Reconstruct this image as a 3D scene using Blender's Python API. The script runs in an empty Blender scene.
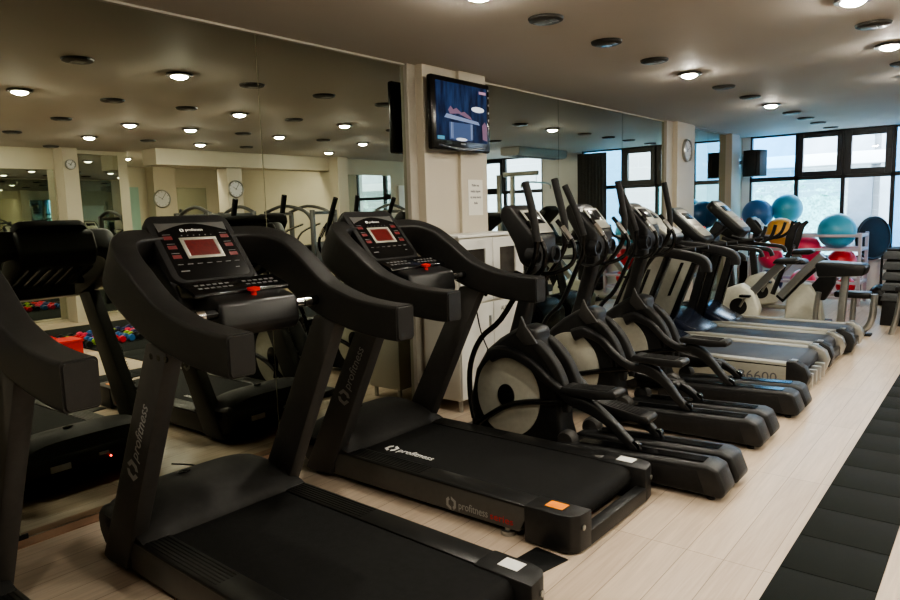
import bpy, bmesh, math, random
from mathutils import Vector, Matrix
random.seed(7)
sc = bpy.context.scene
col = sc.collection
R = math.radians
V = Vector

# ------------------------------------------------------------------ materials
def mat(name, color, rough=0.5, metal=0.0, spec=0.5, noise=None, bump=None, emit=None, estr=0.0, coat=0.0, scale=30):
    m = bpy.data.materials.new(name); m.use_nodes = True
    nt = m.node_tree; b = nt.nodes['Principled BSDF']
    c = (color[0], color[1], color[2], 1)
    b.inputs['Base Color'].default_value = c
    b.inputs['Roughness'].default_value = rough
    b.inputs['Metallic'].default_value = metal
    b.inputs['Specular IOR Level'].default_value = spec
    b.inputs['Coat Weight'].default_value = coat
    tc = nt.nodes.new('ShaderNodeTexCoord')
    if noise:
        n = nt.nodes.new('ShaderNodeTexNoise'); n.inputs['Scale'].default_value = scale; n.inputs['Detail'].default_value = 4
        nt.links.new(tc.outputs['Object'], n.inputs['Vector'])
        r = nt.nodes.new('ShaderNodeValToRGB')
        r.color_ramp.elements[0].position = 0.3; r.color_ramp.elements[1].position = 0.7
        r.color_ramp.elements[0].color = tuple(max(0, x * (1 - noise)) for x in color) + (1,)
        r.color_ramp.elements[1].color = tuple(min(1, x * (1 + noise)) for x in color) + (1,)
        nt.links.new(n.outputs['Fac'], r.inputs['Fac']); nt.links.new(r.outputs['Color'], b.inputs['Base Color'])
    if bump:
        n2 = nt.nodes.new('ShaderNodeTexNoise'); n2.inputs['Scale'].default_value = bump[0]; n2.inputs['Detail'].default_value = 3
        nt.links.new(tc.outputs['Object'], n2.inputs['Vector'])
        bp = nt.nodes.new('ShaderNodeBump'); bp.inputs['Strength'].default_value = bump[1]; bp.inputs['Distance'].default_value = 0.002
        nt.links.new(n2.outputs['Fac'], bp.inputs['Height']); nt.links.new(bp.outputs['Normal'], b.inputs['Normal'])
    if emit:
        b.inputs['Emission Color'].default_value = (*emit, 1); b.inputs['Emission Strength'].default_value = estr
    return m

M = {}
M['black'] = mat('black_plastic', (0.0115, 0.0115, 0.012), 0.42, spec=.4, noise=0.25, bump=(400, 0.25))
M['black_soft'] = mat('black_foam', (0.0075, 0.007, 0.007), 0.62, spec=.3, noise=0.3, bump=(900, 0.5))
M['rail'] = mat('rail_padding', (0.012, 0.0115, 0.011), 0.46, spec=.35, noise=0.2, bump=(700, 0.35))
M['gloss'] = mat('gloss_black', (0.004, 0.004, 0.0045), 0.18, spec=.4, noise=0.2)
M['grey_metal'] = mat('dark_grey_metal', (0.040, 0.038, 0.036), 0.5, metal=0.1, spec=.35, noise=0.08, bump=(300, 0.1))
M['grey_side'] = mat('side_panel_metal', (0.068, 0.065, 0.06), 0.45, metal=0.1, spec=.4, noise=0.06)
M['hood'] = mat('hood_plastic', (0.017, 0.0165, 0.016), 0.58, spec=.28, noise=0.15, bump=(500, 0.3))
M['belt'] = mat('belt_rubber', (0.0085, 0.0085, 0.0085), 0.8, spec=.18, noise=0.2, bump=(1200, 0.5))
M['silver'] = mat('silver_cover', (0.50, 0.49, 0.42), 0.42, metal=0.1, noise=0.06)
M['silver_paint'] = mat('silver_paint', (0.30, 0.295, 0.255), 0.4, metal=0.3, noise=0.05)
M['pale'] = mat('pale_shroud', (0.55, 0.55, 0.47), 0.4, noise=0.05)
M['chrome'] = mat('chrome', (0.7, 0.7, 0.7), 0.15, metal=1.0, noise=0.03)
M['steel'] = mat('brushed_steel', (0.42, 0.42, 0.4), 0.3, metal=0.9, noise=0.05)
M['navy'] = mat('navy_gloss', (0.012, 0.016, 0.03), 0.2, noise=0.2)
M['navybelt'] = mat('navy_belt', (0.022, 0.025, 0.034), 0.5, noise=0.2)
M['red'] = mat('red_plastic', (0.6, 0.02, 0.015), 0.35, noise=0.1)
M['redled'] = mat('red_display', (0.07, 0.006, 0.006), 0.3, noise=0.3, emit=(0.8, 0.05, 0.03), estr=0.02, scale=60)
M['redmark'] = mat('red_print', (0.09, 0.004, 0.005), 0.5, noise=0.1, emit=(0.6, 0.01, 0.01), estr=0.01)
M['redtext'] = mat('red_lettering', (0.4, 0.006, 0.014), 0.5, noise=0.1)
M['white'] = mat('white_print', (0.75, 0.75, 0.73), 0.5, noise=0.05)
M['greyprint'] = mat('grey_print', (0.26, 0.255, 0.245), 0.5, noise=0.05)
M['dimprint'] = mat('dim_print', (0.12, 0.12, 0.12), 0.5, noise=0.05)
M['orange'] = mat('orange_sticker', (0.9, 0.27, 0.01), 0.5, noise=0.05)
M['cream'] = mat('cream_paint', (0.52, 0.47, 0.38), 0.6, noise=0.03, scale=3)
M['wallpaint'] = mat('wall_paint', (0.52, 0.48, 0.38), 0.65, noise=0.03, bump=(60, 0.1), scale=2)
M['whitepaint'] = mat('white_paint', (0.72, 0.71, 0.68), 0.55, noise=0.03, scale=3)
M['teal'] = mat('teal_paint', (0.30, 0.46, 0.40), 0.65, noise=0.04, scale=2)
M['ceiling'] = mat('ceiling_paint', (0.56, 0.52, 0.47), 0.7, noise=0.02, bump=(80, 0.1), scale=1.5)
M['trim'] = mat('trim_paint', (0.42, 0.39, 0.33), 0.5, noise=0.03)
M['cab'] = mat('cabinet_laminate', (0.66, 0.63, 0.55), 0.45, noise=0.02, scale=3)
M['cabdoor'] = mat('cabinet_door_laminate', (0.74, 0.73, 0.69), 0.45, noise=0.02, scale=3)
M['darkglass'] = mat('dark_glass', (0.05, 0.045, 0.04), 0.06, noise=0.3, scale=8)
M['frame'] = mat('window_frame_black', (0.010, 0.010, 0.014), 0.35, noise=0.2)
M['rubber'] = mat('rubber_tile', (0.0075, 0.0095, 0.0085), 0.85, spec=.2, noise=0.45, bump=(500, 0.6), scale=260)
M['sill'] = mat('sill_grey', (0.45, 0.45, 0.46), 0.5, noise=0.06)
M['curtain'] = mat('curtain_cloth', (0.14, 0.13, 0.12), 0.9, noise=0.15)
M['blueball'] = mat('blue_vinyl', (0.035, 0.13, 0.34), 0.35, noise=0.06, scale=4)
M['cyanball'] = mat('cyan_vinyl', (0.07, 0.42, 0.62), 0.3, noise=0.06, scale=4)
M['yellowball'] = mat('yellow_vinyl', (0.85, 0.42, 0.06), 0.35, noise=0.06, scale=4)
M['pinkball'] = mat('pink_vinyl', (0.78, 0.05, 0.13), 0.35, noise=0.06, scale=4)
M['redball'] = mat('red_vinyl', (0.65, 0.015, 0.03), 0.35, noise=0.06, scale=4)
M['navyball'] = mat('navy_vinyl', (0.02, 0.025, 0.12), 0.4, noise=0.06, scale=4)
M['greyball'] = mat('grey_vinyl', (0.08, 0.085, 0.1), 0.45, noise=0.1, scale=4)
M['rack'] = mat('lilac_rack_paint', (0.50, 0.44, 0.50), 0.4, noise=0.04)
M['vinyl'] = mat('black_vinyl', (0.009, 0.0095, 0.010), 0.38, spec=.4, noise=0.2, bump=(250, 0.2))
M['stepgrey'] = mat('step_grey', (0.06, 0.065, 0.07), 0.55, noise=0.1)
M['paper'] = mat('paper', (0.72, 0.7, 0.64), 0.7, noise=0.02, scale=5)
M['ink'] = mat('ink', (0.08, 0.08, 0.09), 0.6, noise=0.1)
M['clockface'] = mat('clock_face', (0.62, 0.62, 0.62), 0.5, noise=0.03)
M['lens'] = mat('lamp_lens', (1, 1, 1), 0.4, noise=0.01, emit=(1.0, 0.93, 0.78), estr=400)
M['unlit'] = mat('unlit_fixture', (0.035, 0.032, 0.028), 0.5, metal=0.3, noise=0.15, bump=(120, 0.4))
M['lightmetal'] = mat('fixture_metal', (0.16, 0.155, 0.15), 0.35, metal=0.7, noise=0.05)
M['greenball'] = mat('green_rubber', (0.25, 0.40, 0.03), 0.45, noise=0.1)
M['acbody'] = mat('ac_plastic', (0.42, 0.42, 0.41), 0.5, noise=0.03)
M['redlamp'] = mat('red_lamp', (.8, .02, .02), .4, noise=.05, emit=(1, .05, .03), estr=6)
M['accent'] = mat('accent_silver', (0.13, 0.13, 0.125), 0.35, metal=.5, noise=.05)
M['railblack'] = mat('rail_plastic', (0.009, 0.009, 0.009), 0.33, spec=.4, noise=.2)
M['machine'] = mat('machine_paint', (0.09, 0.09, 0.088), 0.35, metal=0.5, noise=0.05)
M['dusk'] = mat('navy_vinyl_pad', (0.02, 0.03, 0.07), 0.4, noise=0.1)

def mirror_mat():
    m = bpy.data.materials.new('mirror_glass'); m.use_nodes = True
    nt = m.node_tree; nt.nodes.clear()
    o = nt.nodes.new('ShaderNodeOutputMaterial'); g = nt.nodes.new('ShaderNodeBsdfGlossy')
    g.inputs['Color'].default_value = (0.60, 0.63, 0.545, 1); g.inputs['Roughness'].default_value = 0.0
    nt.links.new(g.outputs[0], o.inputs[0]); return m
M['mirror'] = mirror_mat()

def glass_mat(name, tint, refl=0.05):
    m = bpy.data.materials.new(name); m.use_nodes = True
    nt = m.node_tree; nt.nodes.clear()
    o = nt.nodes.new('ShaderNodeOutputMaterial'); t = nt.nodes.new('ShaderNodeBsdfTransparent')
    g = nt.nodes.new('ShaderNodeBsdfGlossy'); x = nt.nodes.new('ShaderNodeMixShader')
    t.inputs['Color'].default_value = (*tint, 1); g.inputs['Roughness'].default_value = 0.03
    x.inputs[0].default_value = refl
    nt.links.new(t.outputs[0], x.inputs[1]); nt.links.new(g.outputs[0], x.inputs[2]); nt.links.new(x.outputs[0], o.inputs[0])
    return m
M['glassblue'] = glass_mat('blue_window_glass', (0.45, 0.72, 0.92))
M['glassteal'] = glass_mat('teal_window_glass', (0.62, 0.82, 0.88))
M['glassclear'] = glass_mat('clear_window_glass', (0.92, 0.95, 0.98), 0.04)

def floor_mat():
    m = bpy.data.materials.new('laminate_planks'); m.use_nodes = True
    nt = m.node_tree; b = nt.nodes['Principled BSDF']; L = nt.links.new
    tc = nt.nodes.new('ShaderNodeTexCoord'); sp = nt.nodes.new('ShaderNodeSeparateXYZ'); cb = nt.nodes.new('ShaderNodeCombineXYZ')
    L(tc.outputs['Object'], sp.inputs[0])
    ad = nt.nodes.new('ShaderNodeMath'); ad.operation = 'ADD'; ad.inputs[1].default_value = -2.573 + 0.159 * 20
    L(sp.outputs['X'], ad.inputs[0])
    ay = nt.nodes.new('ShaderNodeMath'); ay.operation = 'ADD'; ay.inputs[1].default_value = 10.14
    L(sp.outputs['Y'], ay.inputs[0])
    L(ay.outputs[0], cb.inputs['X']); L(ad.outputs[0], cb.inputs['Y'])
    br = nt.nodes.new('ShaderNodeTexBrick'); L(cb.outputs[0], br.inputs['Vector'])
    br.offset = 0.37; br.offset_frequency = 1; br.squash = 1
    br.inputs['Scale'].default_value = 1; br.inputs['Brick Width'].default_value = 1.12; br.inputs['Row Height'].default_value = 0.159
    br.inputs['Mortar Size'].default_value = 0.0016; br.inputs['Mortar Smooth'].default_value = 0.2; br.inputs['Bias'].default_value = 0
    br.inputs['Color1'].default_value = (0.48, 0.39, 0.305, 1); br.inputs['Color2'].default_value = (0.56, 0.465, 0.37, 1)
    br.inputs['Mortar'].default_value = (0.20, 0.15, 0.11, 1)
    mp = nt.nodes.new('ShaderNodeMapping'); mp.inputs['Scale'].default_value = (30, 1.6, 1); L(tc.outputs['Object'], mp.inputs['Vector'])
    n = nt.nodes.new('ShaderNodeTexNoise'); n.inputs['Scale'].default_value = 1.3; n.inputs['Detail'].default_value = 6; n.inputs['Distortion'].default_value = 1.2
    L(mp.outputs[0], n.inputs['Vector'])
    r = nt.nodes.new('ShaderNodeValToRGB'); r.color_ramp.elements[0].position = 0.3; r.color_ramp.elements[1].position = 0.7
    r.color_ramp.elements[0].color = (0.84, 0.82, 0.80, 1); r.color_ramp.elements[1].color = (1.05, 1.04, 1.03, 1)
    L(n.outputs['Fac'], r.inputs['Fac'])
    mx = nt.nodes.new('ShaderNodeMix'); mx.data_type = 'RGBA'; mx.blend_type = 'MULTIPLY'; mx.inputs[0].default_value = 1
    L(br.outputs['Color'], mx.inputs[6]); L(r.outputs['Color'], mx.inputs[7]); L(mx.outputs[2], b.inputs['Base Color'])
    b.inputs['Roughness'].default_value = 0.34; b.inputs['Specular IOR Level'].default_value = 0.5
    return m
M['floor'] = floor_mat()

def brick_mat(name, c1, c2, mortar, sx, sz):
    m = bpy.data.materials.new(name); m.use_nodes = True
    nt = m.node_tree; b = nt.nodes['Principled BSDF']; L = nt.links.new
    tc = nt.nodes.new('ShaderNodeTexCoord'); sp = nt.nodes.new('ShaderNodeSeparateXYZ'); cb = nt.nodes.new('ShaderNodeCombineXYZ')
    L(tc.outputs['Object'], sp.inputs[0]); L(sp.outputs['X'], cb.inputs['X']); L(sp.outputs['Z'], cb.inputs['Y'])
    br = nt.nodes.new('ShaderNodeTexBrick'); L(cb.outputs[0], br.inputs['Vector'])
    br.inputs['Scale'].default_value = 1; br.inputs['Brick Width'].default_value = sx; br.inputs['Row Height'].default_value = sz
    br.inputs['Mortar Size'].default_value = 0.012
    br.inputs['Color1'].default_value = (*c1, 1); br.inputs['Color2'].default_value = (*c2, 1); br.inputs['Mortar'].default_value = (*mortar, 1)
    L(br.outputs['Color'], b.inputs['Base Color']); b.inputs['Roughness'].default_value = 0.8
    return m
M['brick'] = brick_mat('pale_brick', (0.50, 0.56, 0.56), (0.60, 0.64, 0.62), (0.75, 0.77, 0.76), 0.5, 0.16)
M['brick2'] = brick_mat('white_block', (0.75, 0.74, 0.74), (0.82, 0.8, 0.8), (0.9, 0.9, 0.9), 0.6, 0.3)
M['ext_grey'] = mat('exterior_grey', (0.42, 0.45, 0.46), 0.8, noise=0.15, scale=2)
M['ext_white'] = mat('exterior_white', (0.85, 0.85, 0.84), 0.8, noise=0.05, scale=2)
M['ext_dark'] = mat('exterior_shutter', (0.22, 0.25, 0.28), 0.7, noise=0.2, scale=3)
M['leaf'] = mat('leaf_green', (0.45, 0.60, 0.50), 0.8, noise=0.5, scale=25)

# ------------------------------------------------------------------ mesh builder
class MB:
    def __init__(s): s.bm = bmesh.new(); s.mats = []
    def _mi(s, m):
        if m is None: return 0
        if m not in s.mats: s.mats.append(m)
        return s.mats.index(m)
    def _merge(s, t, mi=0, X=None):
        if X is not None: bmesh.ops.transform(t, matrix=X, verts=t.verts)
        bmesh.ops.recalc_face_normals(t, faces=t.faces)
        mp = {}
        for v in t.verts: mp[v] = s.bm.verts.new(v.co)
        for f in t.faces:
            try:
                nf = s.bm.faces.new([mp[v] for v in f.verts]); nf.material_index = mi
            except ValueError: pass
        t.free()
    def box(s, x0, x1, y0, y1, z0, z1, bev=0, m=None, X=None, seg=2):
        t = bmesh.new(); bmesh.ops.create_cube(t, size=1)
        for v in t.verts:
            v.co = V(((x0 + x1) / 2 + v.co.x * (x1 - x0), (y0 + y1) / 2 + v.co.y * (y1 - y0), (z0 + z1) / 2 + v.co.z * (z1 - z0)))
        if bev: bmesh.ops.bevel(t, geom=list(t.edges), offset=bev, segments=seg, affect='EDGES', profile=0.5)
        s._merge(t, s._mi(m), X); return s
    def prism(s, poly, a0, a1, axis='y', bev=0, m=None, seg=2, X=None):
        t = bmesh.new()
        def P(p, a):
            return V((p[0], a, p[1])) if axis == 'y' else (V((a, p[0], p[1])) if axis == 'x' else V((p[0], p[1], a)))
        A = [t.verts.new(P(p, a0)) for p in poly]; B = [t.verts.new(P(p, a1)) for p in poly]
        t.faces.new(A); t.faces.new(B[::-1]); n = len(poly)
        for i in range(n): t.faces.new((A[i], A[(i + 1) % n], B[(i + 1) % n], B[i]))
        bmesh.ops.recalc_face_normals(t, faces=t.faces)
        if bev:
            ed = [e for e in t.edges if e.calc_face_angle(0) > 0.35]
            bmesh.ops.bevel(t, geom=ed, offset=bev, segments=seg, affect='EDGES', profile=0.5, clamp_overlap=True)
        s._merge(t, s._mi(m), X); return s
    def sweep(s, path, rads, sec=None, seg=10, side=None, m=None, X=None, smooth_path=True):
        """sweep a section (list of (a,b)) along a path; rads scales (scalar, list, or (w,h) list)"""
        pts = [V(p) for p in path]
        if not isinstance(rads, (list,)): rads = [rads] * len(pts)
        rads = [(r, r) if not isinstance(r, tuple) else r for r in rads]
        if smooth_path and len(pts) > 2:
            np_, nr = [], []
            for i in range(len(pts) - 1):
                p0 = pts[max(0, i - 1)]; p1 = pts[i]; p2 = pts[i + 1]; p3 = pts[min(len(pts) - 1, i + 2)]
                for k in range(4):
                    u = k / 4; u2 = u * u; u3 = u2 * u
                    np_.append(0.5 * ((2 * p1) + (p2 - p0) * u + (2 * p0 - 5 * p1 + 4 * p2 - p3) * u2 + (3 * p1 - p0 - 3 * p2 + p3) * u3))
                    nr.append((rads[i][0] * (1 - u) + rads[i + 1][0] * u, rads[i][1] * (1 - u) + rads[i + 1][1] * u))
            np_.append(pts[-1]); nr.append(rads[-1]); pts, rads = np_, nr
        if sec is None: sec = [(math.cos(2 * math.pi * k / seg), math.sin(2 * math.pi * k / seg)) for k in range(seg)]
        t = bmesh.new(); rings = []
        prev = None
        for i, p in enumerate(pts):
            d = (pts[min(i + 1, len(pts) - 1)] - pts[max(i - 1, 0)]).normalized()
            if side is not None: a = V(side); a = (a - d * a.dot(d)).normalized()
            elif prev is None:
                a = V((0, 1, 0)) if abs(d.y) < 0.9 else V((1, 0, 0)); a = (a - d * a.dot(d)).normalized()
            else: a = (prev - d * prev.dot(d)).normalized()
            prev = a; b = d.cross(a)
            rings.append([t.verts.new(p + a * (q[0] * rads[i][0]) + b * (q[1] * rads[i][1])) for q in sec])
        n = len(sec)
        for i in range(len(rings) - 1):
            for k in range(n): t.faces.new((rings[i][k], rings[i][(k + 1) % n], rings[i + 1][(k + 1) % n], rings[i + 1][k]))
        t.faces.new(rings[0][::-1]); t.faces.new(rings[-1])
        s._merge(t, s._mi(m), X); return s
    def tube(s, path, r, seg=10, m=None, X=None, smooth_path=True): return s.sweep(path, r, seg=seg, m=m, X=X, smooth_path=smooth_path)
    def lathe(s, prof, c=(0, 0, 0), axis='z', seg=32, m=None, sx=1, sy=1, X=None):
        t = bmesh.new(); rings = []
        for r, h in prof:
            if r < 1e-6: rings.append([t.verts.new((0, 0, h))])
            else: rings.append([t.verts.new((sx * r * math.cos(2 * math.pi * k / seg), sy * r * math.sin(2 * math.pi * k / seg), h)) for k in range(seg)])
        for i in range(len(rings) - 1):
            a, b = rings[i], rings[i + 1]
            for k in range(seg):
                k2 = (k + 1) % seg
                if len(a) == 1 and len(b) == 1: continue
                if len(a) == 1: t.faces.new((a[0], b[k], b[k2]))
                elif len(b) == 1: t.faces.new((a[k], a[k2], b[0]))
                else: t.faces.new((a[k], a[k2], b[k2], b[k]))
        if len(rings[0]) > 1: t.faces.new(rings[0][::-1])
        if len(rings[-1]) > 1: t.faces.new(rings[-1])
        T = Matrix.Translation(V(c))
        if axis == 'x': T = T @ Matrix.Rotation(R(90), 4, 'Y')
        if axis == 'y': T = T @ Matrix.Rotation(R(-90), 4, 'X')
        if X is not None: T = X @ T
        s._merge(t, s._mi(m), T); return s
    def sphere(s, c, r, seg=28, sz=None, m=None):
        sz = sz or r
        prof = [(r * math.sin(math.pi * i / 16), -sz * math.cos(math.pi * i / 16)) for i in range(17)]
        prof[0] = (0, -sz); prof[-1] = (0, sz)
        return s.lathe(prof, c, seg=seg, m=m)
    def text(s, body, size, X, m=None, thick=0.0006, sx=1.0, align='LEFT'):
        cu = bpy.data.curves.new('t', 'FONT'); cu.body = body; cu.size = size; cu.extrude = thick; cu.resolution_u = 3
        cu.align_x = align
        o = bpy.data.objects.new('t', cu); me = bpy.data.meshes.new_from_object(o)
        t = bmesh.new(); t.from_mesh(me)
        bmesh.ops.scale(t, vec=(sx, 1, 1), verts=t.verts)
        bpy.data.objects.remove(o); bpy.data.meshes.remove(me); bpy.data.curves.remove(cu)
        s._merge(t, s._mi(m), X); return s
    def logo(s, size, X, m=None):
        # open hexagonal ring emblem made of two hooked halves
        for k in (0, 1):
            r0, r1 = size * 0.5, size * 0.27
            A = [90, 30, -30, -62]; pts = []
            for a in A: pts.append((r0 * math.cos(R(a + 180 * k)), r0 * math.sin(R(a + 180 * k))))
            for a in A[::-1]: pts.append((r1 * math.cos(R(a + 180 * k)), r1 * math.sin(R(a + 180 * k))))
            s.prism(pts, 0, 0.0008, axis='z', m=m, X=X)
        return s
    def build(s, name, m=None, parent=None, smooth=True):
        me = bpy.data.meshes.new(name); s.bm.to_mesh(me); s.bm.free()
        if s.mats:
            for q in s.mats: me.materials.append(q)
        else: me.materials.append(m)
        if smooth:
            for p in me.polygons: p.use_smooth = True
            me.set_sharp_from_angle(angle=R(38))
        o = bpy.data.objects.new(name, me); col.objects.link(o)
        if parent is not None: o.parent = parent
        return o

def tag(o, label=None, cat=None, group=None, kind=None):
    if label: o['label'] = label
    if cat: o['category'] = cat
    if group: o['group'] = group
    if kind: o['kind'] = kind
    return o
def thing(name, label, cat, loc=(0, 0, 0), rz=0, group=None):
    o = bpy.data.objects.new(name, None); col.objects.link(o); o.empty_display_size = 0.1
    o.location = loc; o.rotation_euler = (0, 0, rz); return tag(o, label, cat, group)
def copy_tree(o, parent=None):
    c = o.copy(); col.objects.link(c); c.parent = parent
    for ch in list(o.children): copy_tree(ch, c)
    return c
def dup(o, loc, rz=None, label=None, group=None):
    c = copy_tree(o); c.location = loc
    if rz is not None: c.rotation_euler = (0, 0, rz)
    if label: c['label'] = label
    if group: c['group'] = group
    return c
def struct(name, mb, m=None, smooth=False, parent=None):
    o = mb.build(name, m, parent, smooth); o['kind'] = 'structure'; return o
def rrect(w, h, r, n=4):
    """rounded rectangle section centred on 0, half sizes w,h"""
    out = []
    for cx, cy, a0 in ((w - r, h - r, 0), (-w + r, h - r, 90), (-w + r, -h + r, 180), (w - r, -h + r, 270)):
        for k in range(n + 1):
            a = R(a0 + 90 * k / n); out.append((cx + r * math.cos(a), cy + r * math.sin(a)))
    return out
def basis(o, ex, ey):
    ex = V(ex).normalized(); ey = V(ey); ey = (ey - ex * ey.dot(ex)).normalized(); ez = ex.cross(ey)
    m = Matrix.Identity(4)
    for i in range(3): m[i][0] = ex[i]; m[i][1] = ey[i]; m[i][2] = ez[i]; m[i][3] = o[i]
    return m

# ------------------------------------------------------------------ room shell
H = 2.61
XO = 7.6
struct('floor', MB().box(-0.2, 11.4, -2.6, 12.9, -0.12, 0.0), M['floor'])
struct('ceiling', MB().box(-0.2, 11.4, -2.6, 12.9, H, H + 0.12), M['ceiling'])
struct('wall_left', MB().box(-0.2, -0.012, -2.6, 12.75, 0, H), M['wallpaint'])
struct('wall_back', MB().box(-0.2, 11.4, -2.75, -2.6, 0, H), M['wallpaint'])
ro = MB()
ro.box(XO, XO + .15, -2.6, 5.7, 0, H); ro.box(10.6, 10.75, 5.7, 9.3, 0, H)
ro.box(XO + .15, 10.75, 5.55, 5.7, 0, H)
ro.box(6.7, 6.85, 9.3, 12.55, 0, H); ro.box(6.85, 10.75, 9.3, 9.45, 0, H)
struct('wall_right', ro, M['wallpaint'])
struct('wall_alcove', MB().box(10.57, 10.6, 5.75, 7.4, 0, 2.2), M['teal'])
struct('trim_soffit', MB().box(6.7, 7.1, 5.7, 9.3, 2.36, H), M['cream'])
# pillars on mirror side
def pillar(n, x1, y0, y1):
    struct(n, MB().box(-0.01, x1, y0, y1, 0, H, 0.004), M['cream'])
pl = MB().box(-0.01, .105, 4.09, 4.86, 0, H, .004).box(0.10, .135, 4.50, 4.86, 0, H, .003)
struct('pillar_screen', pl, M['cream'])
pillar('pillar_clock', .10, 9.28, 9.93)
pillar('pillar_corner', .10, 11.62, 12.02)
struct('trim_1', MB().box(-0.01, .035, 4.0, 4.09, 0, H, .004).box(-0.01, .035, 9.07, 9.28, 0, H, .004), M['trim'])
struct('baseboard_left', MB().box(0.0, .085, -2.6, 4.0, 0, .006, .001), mat('reddish_wood_strip', (.34, .20, .13), .4, noise=.12, scale=8))
struct('trim_2', MB().box(-0.01, .012, -2.6, 4.0, 2.596, H).box(-.01, .016, 9.93, 11.62, 2.598, H), M['trim'])
# mirrors: each pane its own thing
mirrors = [(-2.0, -0.36, 'first'), (-0.35, 1.155, ''), (1.16, 2.68, ''), (2.686, 3.998, ''), (4.862, 6.297, ''), (6.303, 7.787, ''), (7.793, 9.068, ''), (9.932, 10.77, ''), (10.776, 11.618, '')]
ml = ['wall mirror panel beyond the left edge of the treadmill row', 'wall mirror panel behind the treadmill cut off at the left edge',
      'large wall mirror panel directly in front of the second treadmill, reflecting dumbbells', 'wall mirror panel ending at the pillar with the television',
      'wall mirror panel just right of the wall television, above the white cabinet', 'middle wall mirror panel behind the elliptical trainers',
      'wall mirror panel ending at the pillar with the round clock', 'narrow mirror panel right of the round clock', 'narrow mirror panel nearest the windows reflecting the speaker']
for (a, b, _), l in zip(mirrors, ml):
    o = MB().box(-0.012, 0.0, a, b, 0.012, 2.592).build('wall_mirror', M['mirror'], smooth=False)
    tag(o, l, 'mirror', 'mirror panels along the treadmill wall')
o = MB().box(.0, .006, 1.13, 1.19, .0, .03, .002).box(0, .004, 2.66, 2.70, 0, .02, .001).build('mirror_clip', M['black']); tag(o, 'small dark clips holding the mirror panels at the floor', 'clip')

# opposite side: pillars and mirrors
for i, (x0, x1, y0, y1) in enumerate([(7.3, 7.6, 4.58, 4.80), (10.3, 10.6, 7.6, 8.1), (6.8, 7.08, 7.0, 7.3), (6.45, 6.7, 9.2, 9.46)]):
    struct(['pillar_opposite', 'pillar_alcove', 'pillar_recess', 'pillar_entrance'][i], MB().box(x0, x1, y0, y1, 0, H, .004), M['cream'])
for (x, a, b, z, l) in [(7.59, 4.82, 5.54, 2.55, 'tall mirror beside the far cream pillar, seen in reflection'), (7.59, 2.6, 4.56, 2.3, 'mirror on the opposite wall reflecting hanging machines'),
                     (6.69, 9.48, 10.9, 2.3, 'mirror on the opposite wall near the windows'), (10.59, 8.12, 8.98, 2.2, 'mirror at the back of the alcove between pillars')]:
    tag(MB().box(x, x + .01, a, b, .05, z).build('wall_mirror', M['mirror'], smooth=False), l, 'mirror', 'mirrors on the opposite side of the room')
struct('door_1', MB().box(6.64, 6.7, 11.1, 11.95, 0, 2.1, .01), M['whitepaint'])

# window wall
WY = 12.55
ww = MB()
ww.box(-0.2, 3.05, WY, WY + .2, 0, .58); ww.box(3.95, 5.7, WY, WY + .2, 0, .58)
ww.box(3.05, 3.95, WY, WY + .2, 0, H); ww.box(5.7, 11.4, WY, WY + .2, 0, H); ww.box(-0.2, .12, WY, WY + .2, 0, H)
struct('wall_front', ww, M['whitepaint'])
struct('trim_windowsill', MB().box(.0, 3.05, WY - .12, WY + .05, .58, .61, .006).box(3.95, 5.7, WY - .12, WY + .05, .58, .61, .006), M['sill'])
def wframe(mb, x0, x1, z0, z1, t, d0=0.0, d1=.07):
    mb.box(x0, x0 + t, WY + d0, WY + d1, z0, z1, .004); mb.box(x1 - t, x1, WY + d0, WY + d1, z0, z1, .004)
    mb.box(x0 + t, x1 - t, WY + d0, WY + d1, z0, z0 + t, .004); mb.box(x0 + t, x1 - t, WY + d0, WY + d1, z1 - t, z1, .004)
wi = 0
def window(x0, x1, up, lo, sash=True, sw=.075):
    global wi
    wi += 1
    f = MB(); zt = 1.89
    wframe(f, x0, x1, .61, H, .03); f.box(x0, x1, WY, WY + .07, zt - .035, zt + .035, .004)
    fo = struct('window_%d' % wi, f, M['frame'])
    if sash:
        g = MB(); wframe(g, x0 + .02, x1 - .02, zt + .02, H - .02, sw, -.03, .05); struct('window_sash', g, M['frame'], parent=fo)
        hd = MB().box(x1 - .07, x1 - .05, WY - .05, WY - .03, 2.15, 2.27, .004); struct('window_handle', hd, M['frame'], parent=fo)
    struct('window_pane', MB().box(x0 + .03, x1 - .03, WY + .03, WY + .036, zt + .03, H - .03), M[up], parent=fo)
    struct('window_pane', MB().box(x0 + .03, x1 - .03, WY + .03, WY + .036, .62, zt - .03), M[lo], parent=fo)
window(.12, .845, 'glassblue', 'glassteal', False)
window(.845, 1.52, 'glassclear', 'glassteal', True)
window(1.52, 2.19, 'glassclear', 'glassclear', True, .09)
window(2.19, 3.05, 'glassblue', 'glassblue', False)
window(3.95, 4.9, 'glassclear', 'glassclear', False)
window(4.9, 5.7, 'glassclear', 'glassclear', True)

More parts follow.
